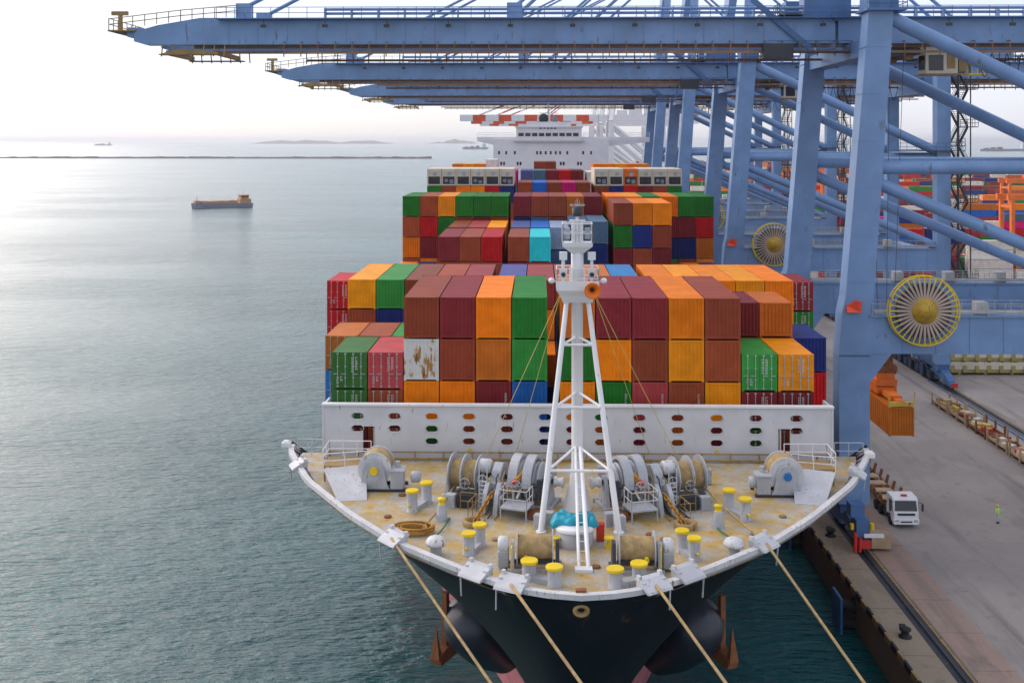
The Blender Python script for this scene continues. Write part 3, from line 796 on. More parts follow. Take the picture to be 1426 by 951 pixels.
# --- winches
def drum(parent, x0, x1, r, z, y=0, rope=True, ax='X', fl=.28):
    mb = MB(); prof = []
    n = max(6, int((x1-x0)/.085)); 
    for k in range(n):
        a = x0+(x1-x0)*k/n; b = (x1-x0)/n; prof += [(r-.03,a),(r,a+b*.25),(r,a+b*.75)]
    prof += [(r-.03,x1)]
    o = (0,y,z) if ax == 'X' else (y,0,z)
    mb.lathe(prof, o, ax, 22); d = mb.build('rope_drum', M['rope'] if rope else M['grey'], parent)
    for e, s in ((x0,-1),(x1,1)):
        f = MB(); f.lathe([(r+fl,min(e,e+s*.06)),(r+fl,max(e,e+s*.06))], o, ax, 24, smooth=False); f.build('flange', M['grey'], d)
    return d
def winch_front(px, py, s):
    """rope winch beside the mast: drum across the ship, motor box outboard"""
    t = node('mooring_winch', ship, pix(px, py, DZ))
    mb = MB(); mb.bb((-1.35,-.75,0), (1.35,-.5,.16)); mb.bb((-1.35,.5,0), (1.35,.75,.16)); mb.build('bed_frame', M['grey'], t)
    drum(t, -.85, .85, .62, 1.0)
    for x in (-1.12, 1.12):
        mb = MB(); mb.prism([(-.7,.16),(.7,.16),(.38,1.0),(.25,1.35),(-.25,1.35),(-.38,1.0)], 'X', x-.09, x+.09); mb.build('bearing_frame', M['dark'] if x*s < 0 else M['grey'], t)
    mb = MB(); mb.bb((s*1.3,-.4,.12), (s*1.85,.45,.95)); mb.build('gear_case', M['grey'], t, bevel=.06)
    mb = MB(); mb.lathe([(.36,s*1.32),(.42,s*1.4),(.42,s*1.75),(.3,s*1.85)] if s > 0 else [(.3,-1.85),(.42,-1.75),(.42,-1.4),(.36,-1.32)], (0,0,1.15), 'X', 18); mb.build('motor', M['rim'], t)
    mb = MB(); mb.tube((s*1.15,-.85,.1), (s*1.15,-.85,1.25), .04, 6); mb.tube((s*1.15,-.85,1.25), (s*1.15,-.45,1.25), .04, 6); mb.build('brake_lever', M['yellow'], t)
    mb = MB(); mb.bb((-1.0,-.58,.45), (1.0,-.5,.62)); mb.build('guard_bar', M['dark'], t)
    mb = MB(); mb.tube((s*.45,-.62,.75), (s*.45,-.9,.75), .12, 8); mb.build('valve_wheel', M['yellow'], t)
winch_front(745, 790, -1); winch_front(886, 792, 1)
def winch_corner(px, py, s, hub):
    """squat winch with a large round flange at the front"""
    t = node('corner_winch', ship, pix(px, py, DZ))
    mb = MB()
    for y in (-.55,.9): mb.bb((-1.45,y-.13,0), (1.45,y+.13,.16))
    mb.build('bed_frame', M['dark'], t)
    xd = s*.45
    mb = MB(); mb.lathe([(.86,-.25),(.95,-.15),(.95,1.0),(.86,1.1)], (xd,0,1.28), 'Y', 28); mb.build('rope_drum', M['rope'], t)
    mb = MB()
    mb.lathe([(1.02,-.36),(1.02,-.28)], (xd,0,1.28), 'Y', 30, smooth=False); mb.build('flange', M['rim'], t)
    mb = MB(); mb.lathe([(1.02,1.12),(1.02,1.2)], (xd,0,1.28), 'Y', 30, smooth=False); mb.build('flange', M['rim'], t)
    mb = MB(); mb.prism([(xd-.95,.16),(xd+.95,.16),(xd+.8,.4),(xd+.62,1.3),(xd+.42,1.75),(xd,1.92),(xd-.42,1.75),(xd-.62,1.3),(xd-.8,.4)], 'Y', -.62, -.42); mb.build('bearing_frame', M['grey'], t)
    mb = MB(); mb.tube((xd,-.62,1.25), (xd,-.78,1.25), .24, 16); mb.build('hub', M[hub], t)
    mb = MB(); mb.bb((-s*.55,-.6,.16), (-s*1.32,.5,1.2)); mb.bb((-s*.42,-.66,1.2), (-s*1.4,.55,1.27)); mb.build('gear_case', M['grey'], t)
    mb = MB(); mb.lathe([(.3,0),(.34,.08),(.34,.5),(.22,.6)], (-s*1.75+(-.6 if s < 0 else 0)*0,-.05,.75), 'X', 14); mb.build('motor', M['grey'], t)
    mb = MB(); mb.tube((-s*.9,.2,1.27), (-s*.9,.2,1.62), .16, 10); mb.build('valve', M['grey'], t)
winch_corner(533, 680, -1, 'yellow'); winch_corner(1083, 688, 1, 'bluehub')

def chainlinks(mb, pts, size=.2):
    pts = [Vector(p) for p in pts]
    for k, (a, b) in enumerate(zip(pts[:-1], pts[1:])):
        c = (a+b)/2; d = (b-a).normalized(); u = V(1,0,0) if k % 2 else V(0,0,1)
        u = (u-d*u.dot(d)); u = u.normalized() if u.length > .1 else V(0,1,0)
        mb.path([c+d*(math.cos(t)*size*1.05)+u*(math.sin(t)*size*.6) for t in [i*math.pi/4 for i in range(8)]], size*.26, 5, True)
def windlass(px, py, s):
    """s = -1 seaward, +1 quayward; shaft across the ship, rope drum outboard, chain wheel inboard"""
    t = node('anchor_windlass', ship, pix(px, py, DZ), s*R(16))
    X = lambda a: s*a                      # outboard positive
    mb = MB(); mb.bb((X(-2.6),-1.1,0), (X(4.1),-.85,.22)); mb.bb((X(-2.6),.85,0), (X(4.1),1.1,.22))
    for a in (-2.4,-.6,.9,2.0,3.9): mb.bb((X(a)-.12,-.85,.001), (X(a)+.12,.85,.18))
    mb.build('bed_frame', M['grey'], t)
    mb = MB(); mb.tube((X(-2.4),0,1.45), (X(4.0),0,1.45), .14, 12); mb.build('shaft', M['dark'], t)
    # rope drum
    d = node('rope_reel', t)
    a, b = sorted((X(2.15), X(3.75))); mb = MB(); n = 18; prof = []
    for k in range(n): q = a+(b-a)*k/n; e = (b-a)/n; prof += [(.78,q),(.82,q+e*.3),(.82,q+e*.7)]
    prof.append((.78,b)); mb.lathe(prof, (0,0,1.45), 'X', 24); mb.build('rope_turns', M['rope'], d)
    for e in (2.1, 3.0, 3.8): mb = MB(); mb.lathe([(1.14,X(e)-.035),(1.14,X(e)+.035)], (0,0,1.45), 'X', 28, False); mb.build('flange', M['grey'], d)
    mb = MB(); mb.tube((X(3.84),0,1.45), (X(4.15),0,1.45), .2, 12); mb.build('end_cap', M['yellow'], d)
    # gear case and bearings
    for e, h in ((1.85,1.85),(-.15,1.9),(-2.2,1.8),(4.0,1.7)):
        mb = MB(); mb.prism([(-.75,.2),(.75,.2),(.34,h-.35),(.18,h),(-.18,h),(-.34,h-.35)], 'X', X(e)-.1, X(e)+.1); mb.build('bearing_frame', M['grey'], t)
    mb = MB(); mb.prism([(-.95,.2),(.75,.2),(.8,1.3),(.45,2.15),(-.2,2.35),(-.75,2.0),(-1.0,1.2)], 'X', min(X(.55),X(1.15)), max(X(.55),X(1.15))); mb.build('gear_case', M['grey'], t, bevel=.08)
    mb = MB(); mb.lathe([(.36,0),(.42,.1),(.42,.75),(.3,.85)], (X(1.3) if s > 0 else X(1.3)-.85,-.2,2.05), 'X', 16); mb.build('motor', M['rim'], t)
    # chain wheel and brake drum with hoods
    for e, r, wd in ((-.75,1.15,.5),(-1.55,1.05,.42)):
        mb = MB(); a, b = X(e)-wd/2, X(e)+wd/2
        mb.lathe([(r*.92,a),(r,a+.04),(r,a+.12),(r*.72,a+wd*.35),(r*.72,b-wd*.35),(r,b-.12),(r,b-.04),(r*.92,b)], (0,0,1.45), 'X', 30); mb.build('chain_wheel', M['grey'], t)
    hood = MB(); r = 1.42
    for e in (-.28,-1.15):
        pts = [(r*math.cos(q)*1.0, 1.45+r*math.sin(q)) for q in [R(-5)+R(150)*k/14 for k in range(15)]]
        inn = [(p[0]*.87, 1.45+(p[1]-1.45)*.87) for p in reversed(pts)]
        vs = []; poly = pts+inn; n = len(pts)
        for xx in (X(e)-.27, X(e)+.27): vs += [(xx,-p[0],p[1]) for p in poly]
        m = len(poly); fs = []
        for i in range(n-1): fs += [(i,i+1,m-2-i,m-1-i), (m+i+1,m+i,m+m-1-i,m+m-2-i)]
        for i in range(m): fs.append((i,(i+1) % m,(i+1) % m+m,i+m))
        hood.add(vs, fs)
    hood.build('brake_band', M['grey'], t)
    mb = MB(); mb.beam((X(-1.2),-.7,2.4), (X(-.55),-1.35,1.75), .28, .3); mb.build('guide_arm', M['chain'], t)
    mb = MB(); mb.lathe([(0,-.16),(.2,-.1),(.24,0),(.2,.1),(0,.16)], (X(-.5),-1.42,1.68), 'Z', 10); mb.build('red_buoy', M['red'], t)
    # platform with hand rails, ladder and chain stopper in front
    mb = MB(); mb.bb((X(-1.7),-3.1,.62), (X(-.1),-1.6,.70)); 
    for a_, b_ in ((-1.65,-3.05),(-.15,-3.05),(-1.65,-1.65),(-.15,-1.65)): mb.tube((X(a_),b_,0), (X(a_),b_,.62), .05, 6)
    mb.build('platform', M['grey'], t)
    mb = MB(); mb.rail([(X(-.1),-1.65,.7),(X(-.1),-3.08,.7),(X(-1.68),-3.08,.7),(X(-1.68),-1.9,.7)], 1.0, .028, .75); mb.build('hand_rail', M['rim'], t)
    mb = MB(); mb.prism([(-2.6,0),(-1.2,0),(-1.2,1.1),(-1.7,1.6),(-2.2,1.1)], 'X', min(X(.25),X(.5)), max(X(.25),X(.5))); mb.prism([(-2.6,0),(-1.2,0),(-1.2,1.1),(-1.7,1.6),(-2.2,1.1)], 'X', min(X(.95),X(1.2)), max(X(.95),X(1.2)))
    mb.build('chain_stopper', M['grey'], t)
    mb = MB(); pts = [V(X(-.75),-1.0,1.0), V(X(-.3),-1.3,1.15), V(X(.5),-1.7,1.15), V(X(.75),-2.1,1.0), V(X(.85),-3.1,.6), V(X(.95),-4.0,.28), V(X(1.0),-4.4,.0)]
    seq = []
    for a_, b_ in zip(pts[:-1], pts[1:]):
        k = max(2, int((b_-a_).length/.24))
        seq += [a_.lerp(b_, i/k) for i in range(k)]
    chainlinks(mb, seq, .2); mb.build('anchor_chain', M['chain'], t)
    mb = MB(); mb.lathe([(.62,0),(.66,.28),(.55,.34),(.42,.3),(.38,.05)], (X(1.0),-4.3,0), n=18); mb.build('hawse_pipe', M['ochre'], t)
    mb = MB(); mb.lathe([(.75,0),(.78,.22),(.6,.3),(.3,.32),(0,.32)], (X(-2.1),-1.9,0), n=18); mb.build('spurling_pipe', M['rust'], t)
    mb = MB()
    mb.bb((X(2.0),-1.9,0), (X(2.9),-1.3,.75)); mb.build('control_stand', M['dark'], t)
    mb = MB(); mb.rail([(X(1.6),-3.6,0),(X(1.6),-2.1,0),(X(2.6),-2.1,0)], 1.0, .028, .8); mb.build('guard_rail', M['ochre'], t)
    mb = MB(); mb.tube((X(-.75),-.2,1.5), (X(-.75),-1.9,.9), .07, 8); mb.tube((X(.1),.3,1.6), (X(.1),-1.3,1.25), .06, 8); mb.tube((X(1.9),-.9,1.2), (X(.2),-1.0,1.4), .06, 8); mb.build('linkage', M['rim'], t)
def windlass_extras(t, s):
    X = lambda a: s*a
    for a, b, z in ((-.75,-2.05,1.65),(1.55,-1.25,1.5),(2.6,-1.35,1.25)):
        mb = MB(); mb.path([(X(a)+.3*math.cos(q),b,z+.3*math.sin(q)) for q in [k*math.pi/7 for k in range(14)]], .03, 5, True); mb.tube((X(a)-.3,b,z), (X(a)+.3,b,z), .02, 5); mb.tube((X(a),b,z-.3), (X(a),b,z+.3), .02, 5); mb.tube((X(a),b,z), (X(a),b+.8,z), .035, 6); mb.build('brake_wheel', M['galv'], t)
    mb = MB(); a, b = sorted((X(-2.45), X(-3.05))); mb.lathe([(.28,a),(.34,a+.06),(.24,a+.2),(.24,b-.2),(.34,b-.06),(.28,b)], (0,0,1.45), 'X', 18); mb.build('warping_head', M['rim'], t)
    for k in range(4):
        mb = MB(); x = X(.35+.38*k); mb.path([(x,-.6,2.0-.12*k),(x,-1.15,1.7),(x+.1,-1.35,.5),(x+.15,-2.1,.12),(x+.2,-3.3,.1)], .045, 5); mb.build('hydraulic_hose', M['dark'] if k % 2 else M['ochre'], t)
    for k in range(5):
        mb = MB(); x = X(-.2-.45*k); mb.tube((x,.75,.2), (x,.75,1.1+.15*(k % 3)), .13, 8); mb.bb((x-.18,.6,1.0), (x+.18,.95,1.25)); mb.build('valve_block', M['grey'] if k % 2 else M['dark'], t)
    mb = MB()
    for k in range(7): mb.bb((X(1.35)-.22,-1.75,.15+.24*k), (X(1.35)+.22,-1.70,.19+.24*k))
    for q in (-.24,.24): mb.tube((X(1.35)+q,-1.72,0), (X(1.35)+q,-1.72,2.5), .03, 5)
    mb.build('ladder', M['rim'], t)
    for a, b in ((-2.9,-2.9),(-2.6,-3.6),(3.3,-1.8),(-3.4,.4)):
        mb = MB(); mb.bb((X(a)-.3,b-.25,0), (X(a)+.3,b+.25,.55+.2*abs(math.sin(a*9)))); mb.bb((X(a)-.34,b-.29,.0), (X(a)+.34,b+.29,.06)); mb.build('equipment_box', M['grey'], t, bevel=.03)
    mb = MB(); mb.tube((X(-1.9),-1.25,.75), (X(-1.9),-1.25,1.85), .16, 10); mb.tube((X(-2.2),-1.25,1.5), (X(-1.5),-1.25,1.5), .12, 10); mb.build('oil_tank', M['dark'], t)
for a_ in ((716,699,-1),(891,701,1)):
    windlass(*a_); windlass_extras([o for o in bpy.data.objects if o.name.startswith('anchor_windlass')][-1], a_[2])

# --- ventilators, hatch, coil of rope, small deck fittings
for px, py in ((607,772),(1022,774)):
    t = node('mushroom_ventilator', ship, pix(px, py, DZ)); mb = MB(); mb.lathe([(.3,0),(.3,.55)], n=16); mb.build('stem', M['grey'], t)
    mb = MB(); mb.lathe([(.34,.5),(.52,.52),(.55,.66),(.42,.86),(.2,.96),(0,.98)], n=18); mb.build('hood', M['rim'], t)
ht = node('hatch', ship, pix(800, 756, DZ))
mb = MB(); mb.lathe([(1.0,0),(1.0,.75),(.95,.8)], n=28); mb.build('coaming', M['grey'], ht)
mb = MB(); mb.lathe([(1.05,.8),(1.07,.95),(.9,1.02),(0,1.05)], n=28); mb.build('lid', M['white'], ht)
def blanket():
    mb = MB(); vs = []; nx, ny = 26, 14
    for j in range(ny+1):
        for i in range(nx+1):
            u, v = i/nx*2-1, j/ny*2-1; x = u*1.25; y = v*.75
            e = max(abs(u), abs(v)); drop = max(0, e-.8)*1.4
            vs.append((x+.05*math.sin(9*v+3*u), y+.05*math.sin(8*u), 0.62-drop*1.6+.13*math.sin(7*u+2*v)*math.cos(4*v)+.05*math.sin(15*u-6*v)))
    fs = [(j*(nx+1)+i, j*(nx+1)+i+1, (j+1)*(nx+1)+i+1, (j+1)*(nx+1)+i) for j in range(ny) for i in range(nx)]
    mb.add(vs, fs, True); return mb
hp = pix(800, 756, DZ)
o = blanket().build('tarpaulin', M['teal'], None, (hp.x, hp.y+.35, DZ+.72)); tag(o, 'crumpled teal tarpaulin bundled on the round deck hatch', 'tarpaulin')
md = o.modifiers.new('thick', 'SOLIDIFY'); md.thickness = .05
for px, py, mt, nm in ((782,752,'green','green_box'),(836,753,'red','fire_box')):
    mb = MB(); mb.box((0,0,.45), (.42,.35,.8)); mb.box((0,0,.9), (.48,.42,.1)); mb.build(nm, M[mt], ship, pix(px, py, DZ), bevel=.02)
for px, py in ((773,762),(848,762)):
    mb = MB(); mb.tube((0,0,0), (0,0,.5), .1, 8); mb.lathe([(.26,.42),(.28,.48),(.26,.54)], n=14); mb.bb((-.2,-.2,0), (.2,.2,.16)); mb.build('valve', M['yellow'], ship, pix(px, py, DZ))
p = pix(577, 741, DZ); mb = MB(); pts = []
for k in range(150):
    a = k*.34; rr = .45+.45*abs(math.sin(k*.055)); pts.append((math.cos(a)*rr*1.25, math.sin(a)*rr*.8, .06+.0022*k))
mb.path(pts, .055, 5); tag(mb.build('rope_coil', M['chain'], None, p), 'loose heap of ochre rope on deck by the seaward rim', 'rope coil')
for k, (a, b) in enumerate((((607,765),(626,722)), ((1022,768),(998,735)))):
    A_ = pix(*a, DZ)+V(0,-.6,.9); B_ = pix(*b, DZ)+V(0,0,.05)
    mb = MB(); mb.path([A_.lerp(B_, i/8)+V(0,0,-.12*math.sin(math.pi*i/8)) for i in range(9)], .05, 6)
    tag(mb.build('green_strap', M['green'], None), 'dark green strap tied down beside the %s ventilator' % ('seaward' if k == 0 else 'quayward'), 'strap')
for k, x in enumerate((-1.4,-.9,6.3,6.8)):
    mb = MB(); mb.path([(x,64.6,DZ+.1),(x,68.5,DZ+.1),(x+(.6 if k > 1 else -.6),69.2,DZ+.1),(x+(.6 if k > 1 else -.6),71.6,DZ+.1)], .07, 6); mb.build('hydraulic_pipe', M['ochre'], ship)
for k, (px, py) in enumerate(((560,690),(640,700),(700,770),(830,790),(960,720),(1050,745),(905,745),(620,690),(1090,720),(540,720),(800,690),(690,752),(925,752))):
    mb = MB(); mb.lathe([(.22,0),(.22,.09),(.14,.12)], n=12); mb.build('deck_cover', [M['rust'],M['grey'],M['ochre']][k % 3], ship, pix(px, py, DZ))
for px, py in ((628,668),(985,674),(770,668),(838,670)):
    mb = MB(); mb.box((0,0,.5), (.5,.4,.9)); mb.tube((0,0,.95), (0,0,1.25), .05, 6); mb.build('control_box', M['grey'], ship, pix(px, py, DZ), bevel=.03)
# aft corner platforms with sloping plates and rails
for s in (-1, 1):
    t = node('corner_platform', ship, (cx(66.6)+s*14.1, 66.6, DZ))
    pts_ = [(-s*1.5,-3.0,.02),(s*.2,-3.3,.02),(s*1.7,.0,.95),(-s*.9,.3,1.15)]
    mb = MB(); mb.add(pts_+[(x, y, z-.07) for x, y, z in pts_], [(0,1,2,3),(4,5,6,7),(0,1,5,4),(1,2,6,5),(2,3,7,6),(3,0,4,7)]); mb.build('sloping_plate', M['plate'], t)
    mb = MB(); mb.bb((-s*.9,.35,.94), (s*1.8,2.4,1.0))
    for a, b in ((-.8,.45),(1.7,.45),(-.8,2.3),(1.7,2.3)): mb.tube((s*a,b,0), (s*a,b,.94), .05, 6)
    mb.build('grating', M['ochre'], t)
    mb = MB(); mb.rail([(-s*.9,2.4,1.0),(s*1.8,2.4,1.0),(s*1.8,.35,1.0)], 1.0, .03, 1.0); mb.rail([(-s*.9,.35,1.05),(s*1.7,.0,.95)], .9, .03, 1.2); mb.build('hand_rail', M['white'], t)
    mb = MB(); mb.tube((-s*1.0,.3,1.0), (-s*1.5,.1,1.9), .05, 8); mb.bb((-s*1.5-.14,-.05,1.85), (-s*1.5+.14,.2,2.02)); mb.build('floodlight', M['white'], t)
    # rails aft of the wall on the ship side
    mb = MB(); mb.rail([(XC+s*17.1, WY+.6, DZ), (XC+s*19.0, WY+.6, DZ)], 1.1, .03, .8); mb.build('cross_rail', M['rim'], ship)

# --- foremast
MX, MY = 2.25, 62.6
mast = node('foremast', ship, (MX, MY, DZ))
def mz(py): return CAMZ-(py-196)*MY/FPX-DZ
zl, zu, zt = mz(402), mz(340), mz(277)
mb = MB(); mb.lathe([(.85,0),(.72,.35),(.46,1.5),(.34,2.6),(.33,zl),(.36,zl+.01),(.36,zu),(.3,zu)], n=20); mb.build('column', M['white'], mast)
for s in (-1,1):
    mb = MB(); mb.tube((s*2.12,-3.9,0), (s*.62,-.15,zl-.7), .17, 14, .14); mb.lathe([(.3,0),(.3,.06)], (s*2.12,-3.9,0), n=12); mb.build('leg', M['white'], mast)
def legx(z): 
    f = z/(zl-.7); return 2.12-(2.12-.62)*f, -3.9+3.75*f
for py in (480, 567, 655):
    z = CAMZ-(py-196)*(MY-1.6)/FPX-DZ
    for _ in range(3):
        lx, ly = legx(z); z = CAMZ-(py-196)*(MY+ly)/FPX-DZ
    lx, ly = legx(z)
    mb = MB(); mb.tube((-lx,ly,z), (lx,ly,z), .085, 10)
    for s in (-1,1): mb.tube((s*lx,ly,z), (s*.12,-.25,z+.2+.35*((py-400)/255)), .075, 10)
    mb.build('cross_brace', M['white'], mast)
# forward strut pair with ladder rungs
zs = 3.6
mb = MB()
for x in (-.2,.28): mb.tube((x-.05,-9.2,0), (x*.6,-.3,zs), .085 if x < 0 else .12, 10)
for k in range(14): q = k/14; mb.tube((-.25+.12*q,-9.2+8.9*q,zs*q), (.23-.1*q,-9.2+8.9*q,zs*q), .028, 5)
mb.bb((-.45,-9.45,0), (.42,-8.95,.16)); mb.build('forward_strut', M['white'], mast)
# head, platforms, lamps, horn, radar
hd = node('mast_head', mast, (0,0,zl))
mb = MB(); mb.add([(sx*a, sy*b, z) for z, a, b in ((-.75,.85,.4),(-.35,.98,.6),(.0,1.22,.85),(.1,1.22,.85)) for sx, sy in ((-1,-1),(1,-1),(1,1),(-1,1))],
   [(0,1,2,3)]+[(4*k+i,4*k+(i+1) % 4,4*k+4+(i+1) % 4,4*k+4+i) for k in range(3) for i in range(4)]+[(12,13,14,15)]); mb.build('platform', M['white'], hd)
mb = MB(); mb.rail([(-1.2,-.8,.1),(1.2,-.8,.1),(1.2,.8,.1),(-1.2,.8,.1),(-1.2,-.8,.1)], 1.15, .03, .8)
mb.bb((-1.22,-.84,.1), (1.22,-.80,.55)); mb.build('hand_rail', M['white'], hd)
for s in (-1,1):
    for z in (.75, 1.75):
        mb = MB(); mb.tube((s*.82,-.3,z-.5), (s*.82,-.3,z), .1, 10); mb.box((s*.82,-.35,z+.2), (.44,.4,.44)); mb.build('lamp_box', M['white'], hd)
    mb = MB(); mb.lathe([(0,-.18),(.15,-.12),(.19,0),(.15,.12),(0,.18)], (s*1.5,-.6,.55), n=12); mb.tube((s*1.2,-.6,.5), (s*1.5,-.6,.5), .04, 6); mb.build('side_lamp', M['white'], hd)
    mb = MB(); mb.tube((s*.82,-.55,.9), (s*.82,-.75,.9), .13, 10); mb.build('floodlight', M['dark'], hd)
mb = MB(); mb.lathe([(.07,-1.15),(.14,-1.35),(.26,-1.55),(.46,-1.76),(.47,-1.74),(.30,-1.5),(.17,-1.25),(.10,-.85),(.10,-.4)], (.8,.0,.12), 'Y', 24); mb.build('horn', M['horn'], hd)
mb = MB(); mb.lathe([(.13,-1.36),(.10,-1.30)], (.8,0,.12), 'Y', 16); mb.build('horn_throat', M['black'], hd)
up = node('upper_platform', mast, (0,0,zu))
mb = MB(); mb.add([(sx*a, sy*b, z) for z, a, b in ((-.5,.34,.34),(-.1,.85,.6),(.12,.88,.62)) for sx, sy in ((-1,-1),(1,-1),(1,1),(-1,1))],
   [(0,1,2,3)]+[(4*k+i,4*k+(i+1) % 4,4*k+4+(i+1) % 4,4*k+4+i) for k in range(2) for i in range(4)]+[(8,9,10,11)]); mb.build('platform', M['white'], up)
mb = MB(); mb.rail([(-.85,-.6,.12),(.85,-.6,.12),(.85,.6,.12),(-.85,.6,.12),(-.85,-.6,.12)], 1.1, .035, .6); mb.build('hand_rail', M['white'], up)
H_ = zt-zu
mb = MB(); mb.tube((0,0,0), (0,0,H_*.75), .1, 10); mb.tube((-.22,0,0), (-.22,0,1.3), .13, 10); mb.tube((.22,0,0), (.22,0,1.3), .13, 10); mb.bb((-.45,-.1,1.32), (.45,.1,1.42)); mb.build('top_pole', M['white'], up)
mb = MB(); mb.lathe([(.28,H_*.62),(.30,H_*.66),(.30,H_*.8),(.2,H_*.83)], n=16); mb.build('radar_drum', M['dark'], up)
mb = MB(); mb.box((0,0,H_*.86), (.85,.12,.1)); mb.tube((0,0,H_*.8), (0,0,H_), .03, 6); mb.tube((.12,0,H_*.86), (.12,0,H_*.96), .02, 6); mb.tube((-.12,0,H_*.86), (-.12,0,H_*.95), .02, 6); mb.build('antenna', M['grey'], up)
for s in (-1,1):
    for z in (.45,.85): mb = MB(); mb.box((s*.58,-.2,z), (.3,.3,.24)); mb.build('lamp_box', M['grey'], up)
for s, px, py in ((-1,672,652),(-1,718,640),(1,948,652),(1,905,640)):
    e = pix(px, py, DZ)
    mb = MB(); mb.tube((MX+s*.95, MY-.2, DZ+zl-.2), e+V(0,0,.3), .022, 6)
    tag(mb.build('mast_stay', M['ropelt'], ship), None)

# --- anchors in their bulging housings
for s in (-1, 1):
    t = node('anchor_housing', ship, (XC+s*6.5, 65.6, 11.9))
    rot = Matrix.Rotation(s*R(30), 4, 'Z') @ Matrix.Rotation(R(48), 4, 'X')
    mb = MB(); mb.lathe([(1.2,-4.5),(1.75,-2.2),(1.85,-.4),(1.8,.8),(1.5,1.5),(.85,1.9),(0,2.0)], n=28)
    mb.v = [tuple(rot @ Vector(p)) for p in mb.v]; mb.build('bolster', M['pod'], t)
    a = node('anchor', ship, (XC+s*8.35, 65.3, 10.9), s*R(25))
    mb = MB(); mb.beam((0,0,3.2), (0,0,-.3), .34, .34); mb.build('shank', M['rust'], a)
    mb = MB(); mb.prism([(-1.1,-.75),(1.1,-.75),(1.25,-.2),(.45,.05),(-.45,.05),(-1.25,-.2)], 'X', -.35, .35); mb.build('crown', M['rust'], a)
    for q in (-1,1):
        mb = MB(); mb.add([(-.3,q*.85,-.6),(.3,q*.85,-.6),(.32,q*1.3,-.35),(-.32,q*1.3,-.35),(0,q*1.1,1.7)], [(0,1,2,3),(0,1,4),(1,2,4),(2,3,4),(3,0,4)]); mb.build('fluke', M['rust'], a)
mb = MB(); mb.lathe([(.10,.1),(.16,-.12),(.24,-.18),(.28,-.1),(.28,.5)], (cx(YB),ystem(RIMZ-.75)-.02,RIMZ-.75), 'Y', 22); mb.v = [(cx(YB)+(x-cx(YB))*1.4, y, z) for x, y, z in mb.v]; mb.build('centre_fairlead', M['ochre'], ship)
mb = MB(); mb.box((cx(YB),YB+.42,RIMZ+.08), (.5,.3,.1)); mb.build('rim_step', M['rust'], ship)

# --- bridge and accommodation
SY = 292.0
def sz(py): return CAMZ-(py-196)*SY/FPX
house = node('superstructure', ship)
def sx(px): return atd(px, SY)
mb = MB(); mb.bb((sx(687),SY,CB), (sx(848),SY+14,sz(194))); mb.build('house_block', M['white2'], house)
mb = MB(); mb.bb((sx(664),SY+1.5,sz(197)), (sx(905),SY+6,sz(191))); mb.prism([(sx(664),sz(196.9)),(sx(690),sz(196.9)),(sx(690),sz(203))], 'Y', SY+1.6, SY+5.8); mb.prism([(sx(905),sz(196.9)),(sx(905),sz(198)),(sx(848),sz(204)),(sx(848),sz(196.9))], 'Y', SY+1.6, SY+5.8); mb.build('bridge_wing', M['white2'], house)
mb = MB(); mb.bb((sx(716),SY-.9,sz(197.5)), (sx(813),SY+8,sz(195.2))); mb.build('wheelhouse_ledge', M['wall'], house)
mb = MB(); mb.bb((sx(719),SY-.4,sz(195.2)), (sx(810),SY+8,sz(178))); mb.build('wheelhouse', M['white2'], house)
mb = MB(); mb.bb((sx(717),SY-.8,sz(178)), (sx(812),SY+8.3,sz(176))); mb.bb((sx(735),SY,sz(176)), (sx(795),SY+7,sz(170))); mb.build('wheelhouse_roof', M['white2'], house)
for k in range(9):
    a = sx(722+9.5*k); mb = MB(); mb.bb((a,SY-.46,sz(190)), (a+1.45,SY-.3,sz(185.5))); mb.build('window', M['glass'], house)
for px in (753, 758, 763, 768, 773):
    mb = MB(); mb.bb((sx(px)-.3,SY-.04,sz(180)), (sx(px)+.35,SY+.0-.42,sz(176.5))); mb.build('window', M['glass'], house)
for py, lst in ((213,[695,705,717,748,753,760,767,774,780,790,812,823]), (228,[698,702,721,725,781,785,805,809])):
    for px in lst: mb = MB(); mb.bb((sx(px)-.25,SY-.05,sz(py)-.45), (sx(px)+.25,SY+.1,sz(py)+.45)); mb.build('porthole', M['glass'], house)
mb = MB(); mb.lathe([(0,0),(1.1,.25),(1.45,1.1),(1.2,2.0),(.6,2.4),(0,2.5)], (sx(757),SY+3,sz(171)), n=18); mb.build('satellite_dome', M['dark'], house)
mb = MB(); mb.tube((sx(764),SY+3,sz(170)), (sx(764),SY+3,sz(142)), .25, 8); mb.bb((sx(764)-2.6,SY+2.9,sz(158)), (sx(764)+2.6,SY+3.1,sz(157))); mb.bb((sx(764)-1.6,SY+2.9,sz(150)), (sx(764)+1.6,SY+3.1,sz(149))); mb.build('radar_mast', M['white2'], house)
mb = MB(); mb.lathe([(.5,0),(.8,.6),(.5,1.8),(0,2.0)], (sx(773),SY+3,sz(171)), n=14); mb.build('searchlight', M['navyhull'], house)
mb = MB(); mb.rail([(sx(664),SY+1.6,sz(191)),(sx(716),SY+1.6,sz(191))], 1.1, .05, 2.5); mb.rail([(sx(813),SY+1.6,sz(191)),(sx(905),SY+1.6,sz(191))], 1.1, .05, 2.5); mb.build('hand_rail', M['white2'], house)
mb = MB(); mb.bb((sx(740),SY+22,CB), (sx(790),SY+32,sz(180))); mb.build('funnel', M['navyhull'], ship)

